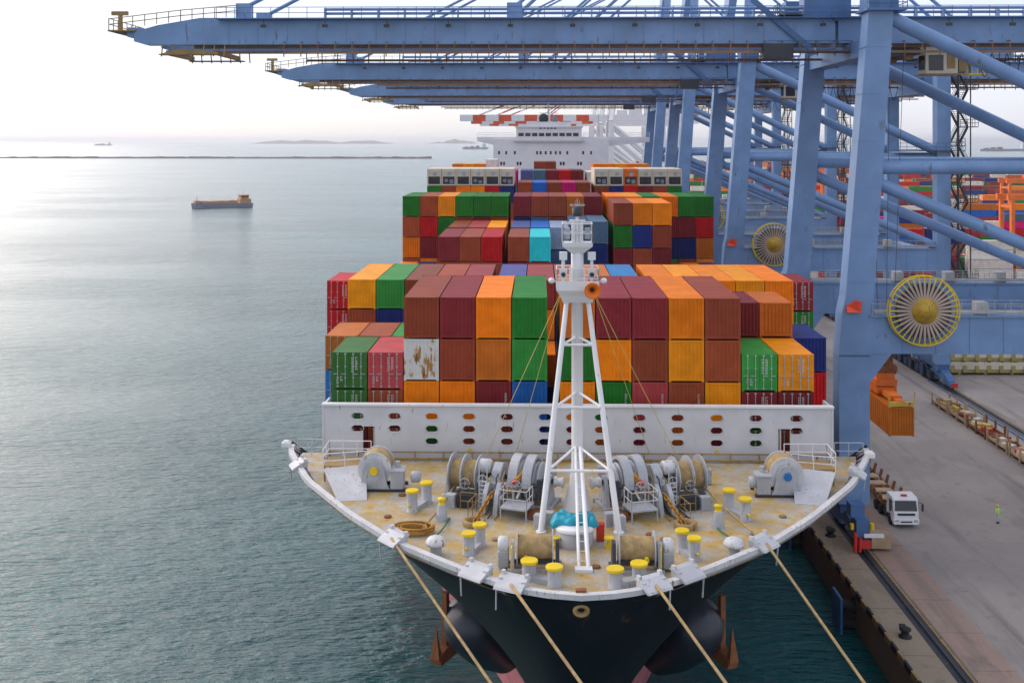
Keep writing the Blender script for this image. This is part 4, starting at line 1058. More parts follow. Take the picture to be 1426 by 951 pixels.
# --- mooring lines to the quay
shore = [(V(28.5,2,QZ+.6)), V(28.5,6,QZ+.6), V(28.5,10,QZ+.6), V(28.5,22,QZ+.6)]
names = ['outermost seaward chock', 'chock seaward of the stem', 'chock quayward of the stem', 'outermost quayward chock']
for (k, q), e, nm in zip((((545,752),0),((712,816),0),((915,820),0),((1080,763),0)), shore, names):
    a = chocks[k]; a = a+V(0,-.15,.15)
    pts = [a.lerp(e, i/28)+V(0,0,-1.6*math.sin(math.pi*i/28)) for i in range(29)]
    mb = MB(); mb.path(pts, .075, 7)
    tag(mb.build('mooring_line', M['rope']), 'taut tan mooring line from the %s to shore' % nm, 'rope', 'bow mooring lines')
for e in shore:
    t = thing('quay_bollard', 'stout dark mooring bollard on the quay edge', 'bollard', (e.x, e.y, QZ+.13), 0, 'quay bollards')
    mb = MB(); mb.lathe([(.42,0),(.42,.08),(.26,.15),(.26,.45),(.48,.55),(.48,.68),(.2,.75),(0,.76)], n=16); mb.build('body', M['dark'], t)
for a, b, zz, nm in (((650,672),(590,740),1.3,'seaward winch drum to the rope heap'), ((955,676),(1075,768),1.3,'quayward winch drum to the outer chock')):
    A_ = pix(*a, DZ)+V(0,-.8,zz); B_ = pix(*b, DZ)+V(0,0,.25)
    mb = MB(); mb.path([A_.lerp(B_, i/12)+V(0,0,-.25*math.sin(math.pi*i/12)) for i in range(13)], .07, 6)
    tag(mb.build('deck_rope', M['rope']), 'tan rope led over the deck from %s' % nm, 'rope')

# ------------------------------------------------------------------ ship-to-shore gantry cranes
def box_girder(name, p, q, w, h, mat, par, up=(0,0,1), w2=None, h2=None, flange=True):
    mb = MB(); mb.beam(p, q, w, h, up, w2, h2)
    return mb.build(name, mat, par)
def blue_crane(yc, label, detail=True):
    """local origin: waterside rail at crane centre, quay level"""
    t = thing('gantry_crane', label, 'crane', (30.0, yc, QZ), 0, 'blue ship-to-shore cranes on the quay')
    YA, LX = 12.0, 33.0
    Bm, B2m = M['blue'], M['blue2']
    for s in (-1, 1):
        y = s*YA
        # waterside leg: upright below the portal beam, leaning landward above it
        lg = node('waterside_leg', t)
        mb = MB(); mb.beam((.25,y,3.2), (.25,y,17.5), 2.2, 2.9, (1,0,0)); mb.build('lower_leg', Bm, lg)
        mb = MB()
        vs = []
        for z, x, wx in ((17.3,.3,3.1),(21.4,.55,3.0),(23.0,.75,2.7),(51.2,2.85,2.35)):
            for a, b in ((-1,-1),(1,-1),(1,1),(-1,1)): vs.append((x+a*wx/2, y+b*1.1, z))
        mb.add(vs, [(0,1,2,3)]+[(4*k+i,4*k+(i+1) % 4,4*k+4+(i+1) % 4,4*k+4+i) for k in range(3) for i in range(4)]+[(12,13,14,15)]); mb.build('upper_leg', Bm, lg)
        mb = MB()
        for z in (24.5,29,33.5,38.0,42.5,47): x = .75+(z-23)*.0745; mb.bb((x-1.3,y-1.13,z-.04), (x+1.3,y+1.13,z+.04))
        tag(mb.build('joint_plate', Bm, lg), None, None, None, 'stuff')
        mb = MB(); mb.bb((1.2,y-1.9,50.4), (5.0,y+1.9,50.6)); mb.bb((1.5,y-1.5,50.6), (4.3,y+1.5,51.8)); mb.build('head_platform', B2m, lg)
        mb = MB(); mb.rail([(1.2,y-1.9,50.6),(5.0,y-1.9,50.6),(5.0,y+1.9,50.6)], 1.1, .04, 1.2); mb.build('hand_rail', B2m, lg)
        # landside leg
        lb = node('landside_leg', t)
        mb = MB(); mb.beam((LX,y,3.2), (LX,y,50.6), 2.0, 2.1, (1,0,0)); mb.build('leg_column', Bm, lb)
        # portal beam between the legs with rail, pipes, gusset
        pb = node('portal_beam', t)
        mb = MB(); mb.bb((1.6,y-1.0,17.6), (LX-1.0,y+1.0,21.2)); mb.build('beam', Bm, pb)
        mb = MB(); mb.prism([(1.55,17.7),(3.9,17.7),(1.55,14.5)], 'Y', y-.95, y+.95); mb.build('gusset', Bm, pb)
        mb = MB()
        for k in range(9): mb.bb((4.8+k*3.2,y-1.05,17.65), (4.88+k*3.2,y+1.05,21.15))
        mb.bb((1.6,y-1.25,21.15), (LX-1.0,y+1.25,21.27)); tag(mb.build('stiffener', Bm, pb), None, None, None, 'stuff')
        mb = MB(); mb.rail([(1.9,y-1.2,21.27),(LX-1.2,y-1.2,21.27)], 1.15, .035, 1.6); mb.rail([(1.9,y+1.2,21.27),(LX-1.2,y+1.2,21.27)], 1.15, .035, 1.6); mb.build('hand_rail', M['galv'], pb)
        mb = MB()
        for q in range(3): mb.tube((2.2,y-.9+.35*q,21.55), (LX-1.2,y-.9+.35*q,21.55), .1, 6)
        for q in range(3): mb.bb((12+6*q,y-.6,21.3), (13.1+6*q,y+.5,22.5))
        mb.build('cable_tray', M['galv'], pb)
        # tubes of the upper frame
        mb = MB(); mb.tube((2.9,y,35.4), (LX-.9,y,35.4), .66, 18); mb.tube((1.6,y,35.4), (3.0,y,35.4), .35, 12, .66); mb.build('tie_tube', Bm, t)
        mb = MB(); mb.tube((3.2,y,50.2), (LX-.6,y,36.2), .72, 18); mb.build('upper_diagonal', Bm, t)
        mb = MB(); mb.tube((2.0,y,34.2), (LX-.6,y,21.4), .62, 18); mb.build('lower_diagonal', Bm, t)
        mb = MB(); mb.prism([(1.2,36.6),(3.3,35.9),(3.3,34.0),(1.0,32.4)], 'Y', y-.2, y+.2); mb.build('gusset_plate', Bm, t); mb = MB(); mb.prism([(2.9,50.6),(5.2,49.6),(4.4,48.2),(2.9,47.6)], 'Y', y-.2, y+.2); mb.build('gusset_plate', Bm, t)
        # end gear: sill corner and bogies on both rails
        for x in (.0, LX):
            bg = node('bogie', t, (x, y, 0))
            mb = MB(); mb.beam((0,-s*.1,3.2), (0,-s*.1,2.2), 1.6, 2.0, (1,0,0)); mb.prism([(-4.3,1.3),(4.3,1.3),(3.2,1.9),(.9,2.5),(-.9,2.5),(-3.2,1.9)], 'X', -.55, .55); mb.build('equaliser', B2m, bg)
            for k in (-3.1,3.1):
                mb = MB(); mb.prism([(k-1.9,.55),(k+1.9,.55),(k+1.6,1.1),(k+.5,1.45),(k-.5,1.45),(k-1.6,1.1)], 'X', -.45, .45); mb.build('truck_frame', B2m, bg)
            for k in (-4.4,-3.0,-1.7,1.7,3.0,4.4):
                mb = MB(); mb.lathe([(.38,-.12),(.42,-.1),(.42,.1),(.38,.12)], (0,k,.56), 'X', 16); mb.build('wheel', M['dark'], bg)
            mb = MB(); mb.box((0,s*5.3,.95), (.9,.35,.7)); mb.build('buffer', M['red'] if s < 0 else M['dark'], bg)
            if x == 0 and s < 0:
                mb = MB(); mb.bb((-.7,-5.0,1.5), (.5,-3.0,3.0)); mb.bb((-1.0,-4.2,3.0), (.3,-2.8,4.2)); mb.build('drive_cabinet', B2m, bg)
                mb = MB(); mb.bb((-.2,-5.7,1.7), (1.6,-5.62,2.05)); mb.build('white_plate', M['white'], bg)
                mb = MB(); mb.tube((-.9,-5.3,.3), (-.9,-5.3,2.0), .18, 8); mb.tube((-.5,-5.4,.3), (-.5,-5.4,1.6), .14, 8); mb.build('red_hose', M['red'], bg)
                mb = MB(); mb.tube((.7,-5.0,2.2), (.7,-5.0,2.8), .22, 8); mb.tube((-1.1,-4.9,2.2), (-1.1,-4.9,2.7), .18, 8); mb.build('beacon', M['yellow'], bg)
                mb = MB(); mb.bb((.8,-4.6,.3), (2.6,-3.0,1.5)); mb.build('tool_box', M['tan'], bg)
    for x in (0, LX):
        dz = 0 if x == 0 else -.9
        mb = MB(); mb.bb((x-.8,-YA+1.1,3.3+dz), (x+.8,YA-1.1,5.3+dz)); mb.build('sill_beam', Bm if x == 0 else B2m, t)
        if x:
            for k in range(8):
                yy = -YA+2.6+k*2.7; mb = MB(); mb.bb((x-1.1-.2*(k % 2),yy-.8,.35), (x+.5,yy+.9,1.5+.7*((k*3) % 4)/3)); mb.tube((x-1.2,yy,1.7), (x-1.2,yy+1.6,2.9), .12, 6); mb.build('drive_unit', M['navyblue'] if k % 3 else M['dark'], t)
    mb = MB(); mb.bb((LX-1,-YA+1.0,17.8), (LX+1,YA-1.0,20.2)); mb.build('landside_portal_tie', Bm, t)
    mb = MB(); mb.bb((LX-.8,-YA+1.0,34.7), (LX+.8,YA-1.0,36.1)); mb.build('landside_tie', Bm, t)
    mb = MB(); mb.bb((1.9,-YA+1.1,46.3), (3.9,YA-1.1,47.9)); mb.build('waterside_cross_beam', B2m, t)
    mb = MB(); mb.bb((LX-1,-YA+1.0,45.6), (LX+1,YA-1.0,47.9)); mb.build('landside_cross_beam', B2m, t)
    # walkway at tie level on the landside legs
    wk = node('landside_walkway', t)
    mb = MB(); mb.bb((LX-7.5,-YA-1.8,36.35), (LX+3.0,-YA+1.6,36.45)); mb.bb((LX+1.05,-YA+1.6,36.35), (LX+2.3,YA,36.45)); mb.build('grating', M['dark'], wk)
    mb = MB(); mb.rail([(LX-7.5,-YA-1.8,36.45),(LX+3,-YA-1.8,36.45),(LX+3,-YA+1.6,36.45)], 1.15, .035, 1.5); mb.build('hand_rail', B2m, wk)
    # stair tower beside the near landside leg
    stt = node('stair_tower', t, (LX+2.4, -YA, 0)); z = 5.3; k = 0
    while z < 49:
        f = MB(); d = 1 if k % 2 == 0 else -1
        for xx in (-.6,.9): f.beam((xx,-d*1.9,z), (xx,d*1.9,z+2.9), .10, .45)
        for q in range(9): f.box((.15,-d*1.9+d*3.8*(q+.5)/9,z+2.9*(q+.5)/9), (1.5,.38,.06))
        for hh in (.55,1.05): f.tube((.95,-d*1.9,z+hh), (.95,d*1.9,z+2.9+hh), .04, 5); f.tube((-.65,-d*1.9,z+hh), (-.65,d*1.9,z+2.9+hh), .04, 5)
        f.bb((-.7,d*1.9,z+2.82), (2.0,d*3.2,z+2.94)); f.rail([(2.0,d*1.9,z+2.94),(2.0,d*3.2,z+2.94),(-.7,d*3.2,z+2.94)], 1.1, .045, .9)
        f.build('stair_flight', M['dark'], stt); z += 2.9; k += 1
    for qx in (-.75,1.05):
        for q in (-2.6,2.6):
            mb = MB(); mb.tube((qx,q,5.3), (qx,q,50), .10, 6); mb.build('stair_post', M['dark'], stt)
    # boom and back girders
    XT = -72.5
    for s in (-1,1):
        y = s*4.1
        bo = node('boom_girder', t)
        mb = MB(); mb.prism([(XT,48.4),(XT+1.2,48.05),(.6,48.05),(.6,50.85),(XT+7.0,50.85),(XT+2.5,50.1),(XT,49.4)], 'Y', y-.75, y+.75); mb.build('boom', Bm, bo)
        mb = MB(); mb.bb((XT+6,y-s*.75-.35,47.75), (.6,y-s*.75+.35,48.02)); mb.build('trolley_rail', M['trolley'], bo)
        mb = MB()
        for k in range(20): xx = XT+10+k*3.1; mb.bb((xx,y-.80,48.1), (xx+.06,y+.80,50.8))
        tag(mb.build('stiffener', Bm, bo), None, None, None, 'stuff')
        mb = MB(); mb.prism([(1.0,48.05),(57,48.05),(57,50.0),(55,50.85),(1.0,50.85)], 'Y', y-.75, y+.75); mb.build('back_girder', Bm, bo)
        mb = MB(); mb.bb((1.0,y-s*.75-.35,47.75), (56,y-s*.75+.35,48.02)); mb.build('back_trolley_rail', M['trolley'], bo)
        # outer walkway on top with rail
        mb = MB(); mb.bb((XT+9,y+s*.75,50.6), (54,y+s*1.7,50.68)); mb.build('walkway', B2m, bo)
        mb = MB(); mb.rail([(XT+9,y+s*1.65,50.68),(54,y+s*1.65,50.68)], 1.15, .035, 1.9); mb.build('hand_rail', B2m, bo)
        mb = MB(); mb.tube((XT+20,y+s*.3,51.75), (54,y+s*.3,51.75), .16, 8); mb.tube((XT+20,y-s*.3,51.35), (54,y-s*.3,51.35), .12, 8)
        for k in range(38): mb.bb((XT+20+k*2.8,y-.45,50.85), (XT+20.12+k*2.8,y+.45,51.8))
        mb.build('cable_pipe', Bm, bo)
        # stay lugs and stays up to the apex
        for x0, nm in ((XT+11.5,'outer'),(XT+40,'inner')):
            mb = MB(); mb.bb((x0-.8,y-.5,50.85), (x0+.8,y+.5,52.4)); mb.build('stay_lug', Bm, bo)
            mb = MB(); mb.tube((x0,y,52.0), (5.5,s*2.2,86), .22, 8); mb.build('forestay', Bm, bo)
        mb = MB(); mb.tube((46,y,50.9), (6.5,s*2.2,86), .3, 8); mb.build('backstay', Bm, bo)
        # A-frame above the legs
        mb = MB(); mb.beam((2.9,s*YA,51.2), (6.0,s*2.4,86.5), 1.5, 1.7); mb.build('a_frame_leg', Bm, t)
    mb = MB(); mb.bb((5.2,-3.2,85.6), (6.9,3.2,87.2)); mb.build('apex_beam', Bm, t)
    # lattice between the two girders
    mb = MB()
    for k in range(14): x = XT+9+k*4.7; mb.beam((x,-3.35,50.3), (x,3.35,50.3), .3, .35)
    for k in range(12): x = 5+k*4.3; mb.beam((x,-3.35,50.3), (x,3.35,50.3), .3, .35)
    mb.build('cross_tie', B2m, t)
    # hanging festoon rail
    fs = node('festoon_rail', t)
    mb = MB(); mb.bb((XT+16,-5.6,47.0), (54,-5.4,47.25)); mb.bb((XT+16,5.4,47.0), (54,5.6,47.25)); mb.build('rail', M['trolley'], fs)
    mb = MB()
    for k in range(62):
        x = XT+16+k*1.78
        mb.bb((x-.05,-5.55,46.7), (x+.05,-5.45,48.3)); mb.bb((x-.05,5.45,46.7), (x+.05,5.55,48.3))
        mb.bb((x-.04,-5.5,48.2), (x+.04,-4.8,48.3)); mb.bb((x-.04,4.8,48.2), (x+.04,5.5,48.3))
    tag(mb.build('hangers', M['trolley'], fs), None, None, None, 'stuff')
    # boom tip gear
    tip = node('boom_tip', t, (XT, 0, 0))
    mb = MB(); mb.bb((-.8,-4.6,48.9), (.6,4.6,49.9)); mb.build('end_beam', Bm, tip)
    mb = MB(); mb.bb((2.8,-5.4,46.95), (9,-4.3,47.05)); mb.bb((2.8,4.3,46.95), (9,5.4,47.05)); mb.prism([(2.8,47.05),(9,47.05),(9,47.25),(5,47.6)], 'Y', -5.2, -5.0); mb.bb((3.2,-4.3,47.0), (3.5,4.3,47.5)); mb.bb((8.4,-4.3,47.0), (8.7,4.3,47.5))
    for k in range(7): mb.tube((3+k*1.1,-5.1,46.8), (3+k*1.1,-4.6,48.4), .07, 5); mb.tube((3+k*1.1,5.1,46.8), (3+k*1.1,4.6,48.4), .07, 5)
    mb.build('service_platform', M['ochre'], tip)
    mb = MB(); mb.rail([(-2.6,-5.0,49.6),(-2.6,5,49.6)], 1.2, .05, 1.2); mb.rail([(-2.6,-5,49.6),(5,-5,50.5),(11,-5,51)], 1.15, .05, 1.2); mb.bb((-2.7,-5.1,49.45), (.2,5.1,49.6)); mb.tube((-1.6,-4.4,49.6), (-1.6,-4.4,51.6), .25, 8); mb.bb((-2.5,-4.6,51.2), (-.8,-4.2,51.6)); mb.build('tip_platform', M['ochre'], tip)
    # hinge and upper machinery over the waterside legs
    hg = node('boom_hinge', t)
    for s in (-1,1):
        mb = MB(); mb.bb((-2.6,s*4.1-1.1,50.7), (2.2,s*4.1+1.1,53.4)); mb.tube((.8,s*4.1-1.3,50.9), (.8,s*4.1+1.3,50.9), .6, 14); mb.build('hinge_block', B2m, hg)
        mb = MB(); mb.bb((-5.2,s*4.1-1.4,50.9), (-2.7,s*4.1+1.4,51.0)); mb.rail([(-5.2,s*4.1-1.4,51.0),(-5.2,s*4.1+1.4,51.0),(-2.7,s*4.1+1.4,51.0)], 1.1, .04, 1); mb.build('hinge_platform', M['dark'], hg)
    for k in range(16):      # floodlights along the boom
        mb = MB(); x = XT+14+k*6.4; mb.tube((x,-6.0,50.6), (x,-6.0,50.0), .05, 6); mb.box((x,-6.05,49.85), (.55,.3,.3)); mb.build('floodlight', M['dark'], hg)
    for k in range(9):       # slack festoon cable loops near the trolley
        x = 15+k*1.5; mb = MB(); mb.path([(x+1.4*q/8,-5.5,46.9-2.4*math.sin(math.pi*q/8)) for q in range(9)], .05, 5); mb.build('festoon_loop', M['black'], fs)
    mb = MB(); mb.bb((-6.5,-6.2,47.0), (1.8,-4.95,47.12)); mb.bb((-7.0,-6.5,46.4), (-4.0,-5.2,47.9)); mb.build('service_box', M['dark'], hg)
    mb = MB(); mb.rail([(-6.5,-6.2,47.1),(1.8,-6.2,47.1)], 1.1, .04, 1.1); mb.beam((-8,-5.2,52.6), (-2,-5.2,47.5), .15, .6); mb.build('stair', B2m, hg)
    mb = MB(); mb.bb((30,-5.5,51.0), (47,5.5,57.5)); mb.build('machinery_house', Bm, t)
    # trolley, cab
    tr = node('trolley', t)
    mb = MB(); mb.bb((3.0,-3.2,47.0), (10,3.2,47.7)); mb.bb((3.4,-3.6,47.0), (4.6,3.6,48.3)); mb.bb((8.4,-3.6,47.0), (9.6,3.6,48.3)); mb.build('frame', M['dark'], tr)
    mb = MB()
    for xx in (4,9):
        for yy in (-2.6,2.6): mb.lathe([(.5,-.2),(.5,.2)], (xx,yy,47.0), 'Y', 14)
    mb.build('sheaves', M['ochre'], tr)
    mb = MB(); mb.bb((10.4,-3.6,45.0), (13.7,-1.3,47.8)); mb.build('cab', M['cream'], tr)
    mb = MB(); mb.bb((10.7,-3.66,45.3), (12.2,-3.55,46.9)); mb.build('cab_window', M['glass'], tr)
    mb = MB(); mb.bb((10.34,-3.3,45.4), (10.42,-1.6,46.9)); mb.build('cab_window', M['glass'], tr)
    mb = MB(); mb.bb((12.6,-3.7,45.5), (13.4,-3.58,47.2)); mb.bb((10.2,-3.8,44.85), (13.9,-1.1,45.0)); mb.bb((13.9,-3.4,45.2), (14.7,-2.2,46.6)); mb.build('cab_equipment', M['ochre'], tr)
    mb = MB(); mb.rail([(14.9,-3.5,45.0),(16.6,-3.5,45.0),(16.6,-2,45.0),(14.9,-2,45.0),(14.9,-3.5,45.0)], 1.9, .06, .8); mb.bb((14.8,-3.6,44.85), (16.7,-1.9,45.0)); mb.build('cage', M['yellow'], tr)
    # cable reel
    cr = node('cable_reel', t, (6.6, -YA-1.6, 21.85))
    Rr = 3.3
    mb = MB(); mb.path([(Rr*math.cos(a), -.35, Rr*math.sin(a)) for a in [2*math.pi*k/48 for k in range(48)]], .07, 6, True); mb.path([(Rr*math.cos(a), .35, Rr*math.sin(a)) for a in [2*math.pi*k/48 for k in range(48)]], .07, 6, True); mb.build('outer_rim', M['yellow'], cr)
    for k in range(36):
        a = 2*math.pi*k/36; c, s_ = math.cos(a), math.sin(a)
        mb = MB(); mb.beam((c*.8,-.38,s_*.8), (c*Rr*.80,-.38,s_*Rr*.80), .21, .07, (0,1,0)); o = mb.build('spoke', M['tan2'], cr)
        mb = MB(); mb.beam((c*Rr*.80,-.38,s_*Rr*.80), (c*Rr,-.36,s_*Rr), .10, .07, (0,1,0)); mb.build('spoke_tip', M['yellow'], o)
    mb = MB(); mb.lathe([(2.55,-.25),(2.6,-.2),(2.6,.25),(2.5,.3)], (0,0,0), 'Y', 40); mb.build('cable_coil', M['coil'], cr)
    mb = MB(); mb.lathe([(.12,-1.0),(.5,-.95),(.62,-.75),(1.0,-.62),(1.25,-.42),(1.3,.3)], (0,0,0), 'Y', 26); mb.tube((0,-1.02,0), (0,-1.15,0), .12, 10); mb.build('hub', M['hubyellow'], cr)
    mb = MB(); mb.bb((-.4,.3,-1.2), (.4,1.2,.3)); mb.build('reel_bracket', B2m, cr)
    mb = MB(); mb.add([(-.55,-YA-1.5,21.6),(.75,-YA-1.5,21.6),(.85,-YA-1.5,22.6),(.35,-YA-1.5,22.75),(-.55,-YA-1.25,22.2)]+[(-.55,-YA-1.12,21.6),(.75,-YA-1.12,21.6),(.85,-YA-1.12,22.6),(.35,-YA-1.12,22.75),(-.55,-YA-1.12,22.2)], [(0,1,2,3,4),(9,8,7,6,5)]+[(i,(i+1) % 5,(i+1) % 5+5,i+5) for i in range(5)]); mb.build('warning_lamp', M['lampred'], t)
    return t
M['tan2'] = paint('greyed_spoke_paint', (.44,.34,.27), .55, .25, (.28,.18,.08), .2)
M['hubyellow'] = paint('dirty_yellow_paint', (.46,.29,.02), .5, .45, (.22,.12,.03), .25, scale=2)
M['coil'] = paint('dark_cable', (.035,.035,.05), .6)
M['lampred'] = paint('signal_red', (.85,.07,.02), .4)
c1 = blue_crane(117.0, 'blue gantry crane hoisting the orange container above the white truck')
clabs = ['blue gantry crane next behind the crane that hoists the orange container',
         'third blue gantry crane along the quay from the white truck',
         'farthest blue gantry crane along the quay, beside the white cranes']
for yc, lb in zip((182.0, 246.0, 299.0), clabs):
    c = copy_tree(c1); c.location.y = yc; c['label'] = lb

def spreader(x, y, z, zr, label, crane_y):
    """lifting spreader under the trolley ropes; z = underside"""
    t = thing('spreader', label, 'spreader', (x, y, z), 0, 'spreaders hanging from the cranes')
    mb = MB(); mb.bb((-.55,-4.6,.25), (.55,4.6,.75)); mb.bb((-1.0,-1.6,.3), (1.0,1.6,.95)); mb.build('main_frame', M['orange'], t)
    for s in (-1,1):
        mb = MB(); mb.bb((-.35,s*4.6,.3), (.35,s*5.95,.6)); mb.build('telescopic_arm', M['orange'], t)
        mb = MB(); mb.bb((-1.2,s*5.75,.1), (1.2,s*6.1,.5)); mb.build('end_beam', M['cargo'], t)
        for q in (-1,1):
            mb = MB(); mb.bb((q*1.02,s*5.8,.0), (q*1.22,s*6.09,.12)); mb.tube((q*1.22,s*5.95,.3), (q*1.3,s*5.95,1.5), .06, 6); mb.build('flipper', M['cargo'], t)
    mb = MB(); mb.bb((-1.1,-1.5,1.05), (1.1,1.5,1.7)); mb.bb((-.9,-1.2,1.7), (.9,1.2,2.3)); mb.build('head_block', M['orange'], t)
    for s in (-1,1):
        for q in (-.6,.6):
            mb = MB(); mb.lathe([(.62,-.14),(.66,-.1),(.66,.1),(.62,.14)], (q,s*1.0,2.7), 'Y', 18); mb.build('sheave', M['rust'], t)
    mb = MB(); mb.bb((-.8,-.9,2.6), (.8,.9,4.4)); mb.tube((-.85,0,4.1), (.85,0,4.1), .75, 16); mb.build('cable_basket', M['rust'], t)
    mb = MB()
    for s in (-1,1):
        for q in (-.6,.6): mb.tube((q*1.2,s*1.0,2.8), (q*2.5,s*2.2,zr-z), .03, 5)
    mb.build('hoist_ropes', M['dark'], t)
    return t
SX, SYc, SZb = atd(1253,107)-.15, 113.0, CAMZ-(604-196)*107/FPX
container(SX, SYc-6.1, SZb, 12.19, 2.87, 'tan', 'end', 'burnt orange container hanging from the spreader over the quay', 'lifted containers')
spreader(SX, SYc, SZb+2.87, QZ+47, 'orange spreader with rusty sheaves gripping the hanging container', 117)
x4 = atd(840, 299.0); z4 = CAMZ-(238-196)*299/FPX
spreader(x4, 299, z4, QZ+47, 'rusty orange spreader lowered over the ship near its bridge', 299)
container(x4, 299-6.1, z4-2.88, 12.19, 2.87, 'orange', None, 'orange container under the spreader lowered by the ship bridge', 'lifted containers')

# ------------------------------------------------------------------ white cranes with striped booms, far along the quay
def white_crane(yc, label, stripe):
    t = thing('white_gantry_crane', label, 'crane', (30.0, yc, QZ), 0, 'white cranes with striped booms')
    Wm = M['white2']
    for s in (-1,1):
        mb = MB(); mb.beam((0,s*11,1), (0,s*11,46), 2, 2, (1,0,0)); mb.beam((0,s*11,46), (4,s*3,72), 1.6, 1.6); mb.build('waterside_leg', Wm, t)
        mb = MB(); mb.beam((30,s*11,1), (30,s*11,46), 2, 2, (1,0,0)); mb.build('landside_leg', Wm, t)
        mb = MB(); mb.tube((0,s*11,45), (30,s*11,20), .8, 10); mb.tube((0,s*11,20), (30,s*11,20), .9, 10); mb.tube((0,s*11,34), (30,s*11,14), .7, 10); mb.build('diagonal', Wm, t)
        mb = MB(); mb.tube((4,s*3,72), (34,s*11,47), .45, 8); mb.build('backstay', Wm, t)
        bm = node('boom', t)
        n = 12; x0 = -63
        for k in range(n):
            a, b = x0+k*(65/n), x0+(k+1)*(65/n)
            mb = MB(); mb.bb((a,s*3.2-.8,46.2), (b,s*3.2+.8,48.8)); mb.build('boom_section', M['stripe'] if (k+stripe) % 2 and k < 11 else Wm, bm)
        mb = MB(); mb.bb((2,s*3.2-.8,46.2), (48,s*3.2+.8,48.8)); mb.build('back_girder', Wm, bm)
        for x1 in (-55,-28):
            for k in range(8):
                p = V(x1,s*3.2,48.8).lerp(V(4,s*3,72), k/8); q = V(x1,s*3.2,48.8).lerp(V(4,s*3,72), (k+1)/8)
                mb = MB(); mb.tube(p, q, .28, 6); mb.build('stay_section', M['stripe2'] if k % 2 else Wm, bm)
    mb = MB(); mb.bb((14,-4,49), (28,4,55)); mb.build('machinery_house', Wm, t)
    mb = MB(); mb.beam((0,-11,30), (0,11,30), 1.5, 1.5); mb.beam((30,-11,30), (30,11,30), 1.5, 1.5); mb.beam((0,-11,5), (0,11,5), 2, 2); mb.beam((30,-11,5), (30,11,5), 2, 2); mb.build('cross_beam', Wm, t)
    return t
M['stripe'] = paint('boom_red_orange', (.72,.10,.03), .5)
M['stripe2'] = paint('stay_red', (.62,.10,.14), .5)
for k, yc in enumerate((455.0, 530.0, 610.0)):
    white_crane(yc, '%s white gantry crane with red striped boom beyond the blue ones' % ['first','second','third'][k], k % 2)

# ------------------------------------------------------------------ quay things
def wheel(par, x, y, z, r=.5, w=.3, mat='black'):
    wn = node('wheel', par, (x,y,z)); mb = MB(); mb.lathe([(r*.6,-w/2),(r*.95,-w/2),(r,-w*.35),(r,w*.35),(r*.95,w/2),(r*.6,w/2)], (0,0,0), 'X', 20); mb.build('tyre', M[mat], wn)
    mb = MB(); mb.lathe([(r*.6,-w*.3),(r*.3,-w*.35),(r*.25,-w*.45),(0,-w*.45)], (0,0,0), 'X', 16); mb.lathe([(r*.6,w*.3),(r*.3,w*.35),(r*.25,w*.45),(0,w*.45)], (0,0,0), 'X', 16); mb.build('rim', M['grey'], wn)
tp = pix(1262, 736, QZ); 
trk = thing('terminal_truck', 'white cab-over truck pulling a rusty skeletal trailer along the quay', 'truck', (tp.x, tp.y, QZ))
body = MB()
prof = [(0,.55),(0,1.55),(.06,1.75),(.28,2.75),(.55,2.95),(2.2,2.98),(2.25,.95),(1.75,.95),(1.6,1.15),(1.1,1.15),(.85,.75),(.7,.55)]
body.prism(prof, 'X', -1.22, 1.22); body.build('cab', M['white'], trk, bevel=.05)
mb = MB(); mb.add([(-1.08,.03,1.72),(1.08,.03,1.72),(1.02,.235,2.66),(-1.02,.235,2.66),(-1.08,.10,1.72),(1.08,.10,1.72),(1.02,.30,2.66),(-1.02,.30,2.66)], [(0,1,2,3),(4,5,6,7),(0,1,5,4),(1,2,6,5),(2,3,7,6),(3,0,4,7)])
mb.v = [(x, y-.035, z) for x, y, z in mb.v]; mb.build('windscreen', M['glass'], trk)
mb = MB(); mb.bb((-.85,-.03,1.28), (.85,.02,1.5)); mb.bb((-.55,-.105,.62), (.55,-.08,.76)); mb.build('grille', M['dark'], trk)
mb = MB(); mb.bb((-1.25,-.09,.42), (1.25,.35,.95)); mb.build('bumper', M['white'], trk, bevel=.04)
for s in (-1,1):
    mb = MB(); mb.bb((s*1.1,-.11,.68), (s*.72,-.07,.88)); mb.build('headlight', M['galv'], trk)
    mb = MB(); mb.add([(s*1.235,.38,1.75),(s*1.235,1.35,1.75),(s*1.235,1.35,2.6),(s*1.235,.55,2.6),(s*1.2,.38,1.75),(s*1.2,1.35,1.75),(s*1.2,1.35,2.6),(s*1.2,.55,2.6)], [(0,1,2,3),(7,6,5,4),(0,1,5,4),(1,2,6,5),(2,3,7,6),(3,0,4,7)]); mb.build('side_window', M['glass'], trk)
    mb = MB(); mb.tube((s*1.2,.15,2.55), (s*1.55,-.05,2.5), .03, 6); mb.bb((s*1.47,-.12,1.75), (s*1.66,-.02,2.45)); mb.build('mirror', M['dark'], trk)
    wheel(trk, s*1.05, 1.35, .52, .52, .34)
    for yy in (4.4,5.7): wheel(trk, s*1.0, yy, .52, .52, .55)
mb = MB(); mb.bb((-.45,.7,.6), (.45,6.6,.9)); mb.bb((-1.1,2.4,.5), (-.5,3.9,1.0)); mb.tube((.6,2.6,.75), (.6,3.7,.75), .35, 12); mb.lathe([(.55,0),(.55,.15)], (0,5.0,.95), n=16); mb.build('chassis', M['dark'], trk)
mb = MB(); mb.bb((-.28,.6,2.98), (.28,.85,3.12)); mb.build('roof_lamp_bar', M['red'], trk)
trl = thing('skeletal_trailer', 'rusty skeletal container trailer with upright corner guides behind the truck', 'trailer', (tp.x+.0, tp.y+3.2, QZ))
mb = MB()
for s in (-1,1): mb.bb((s*.42,0,1.1), (s*.6,13.2,1.4))
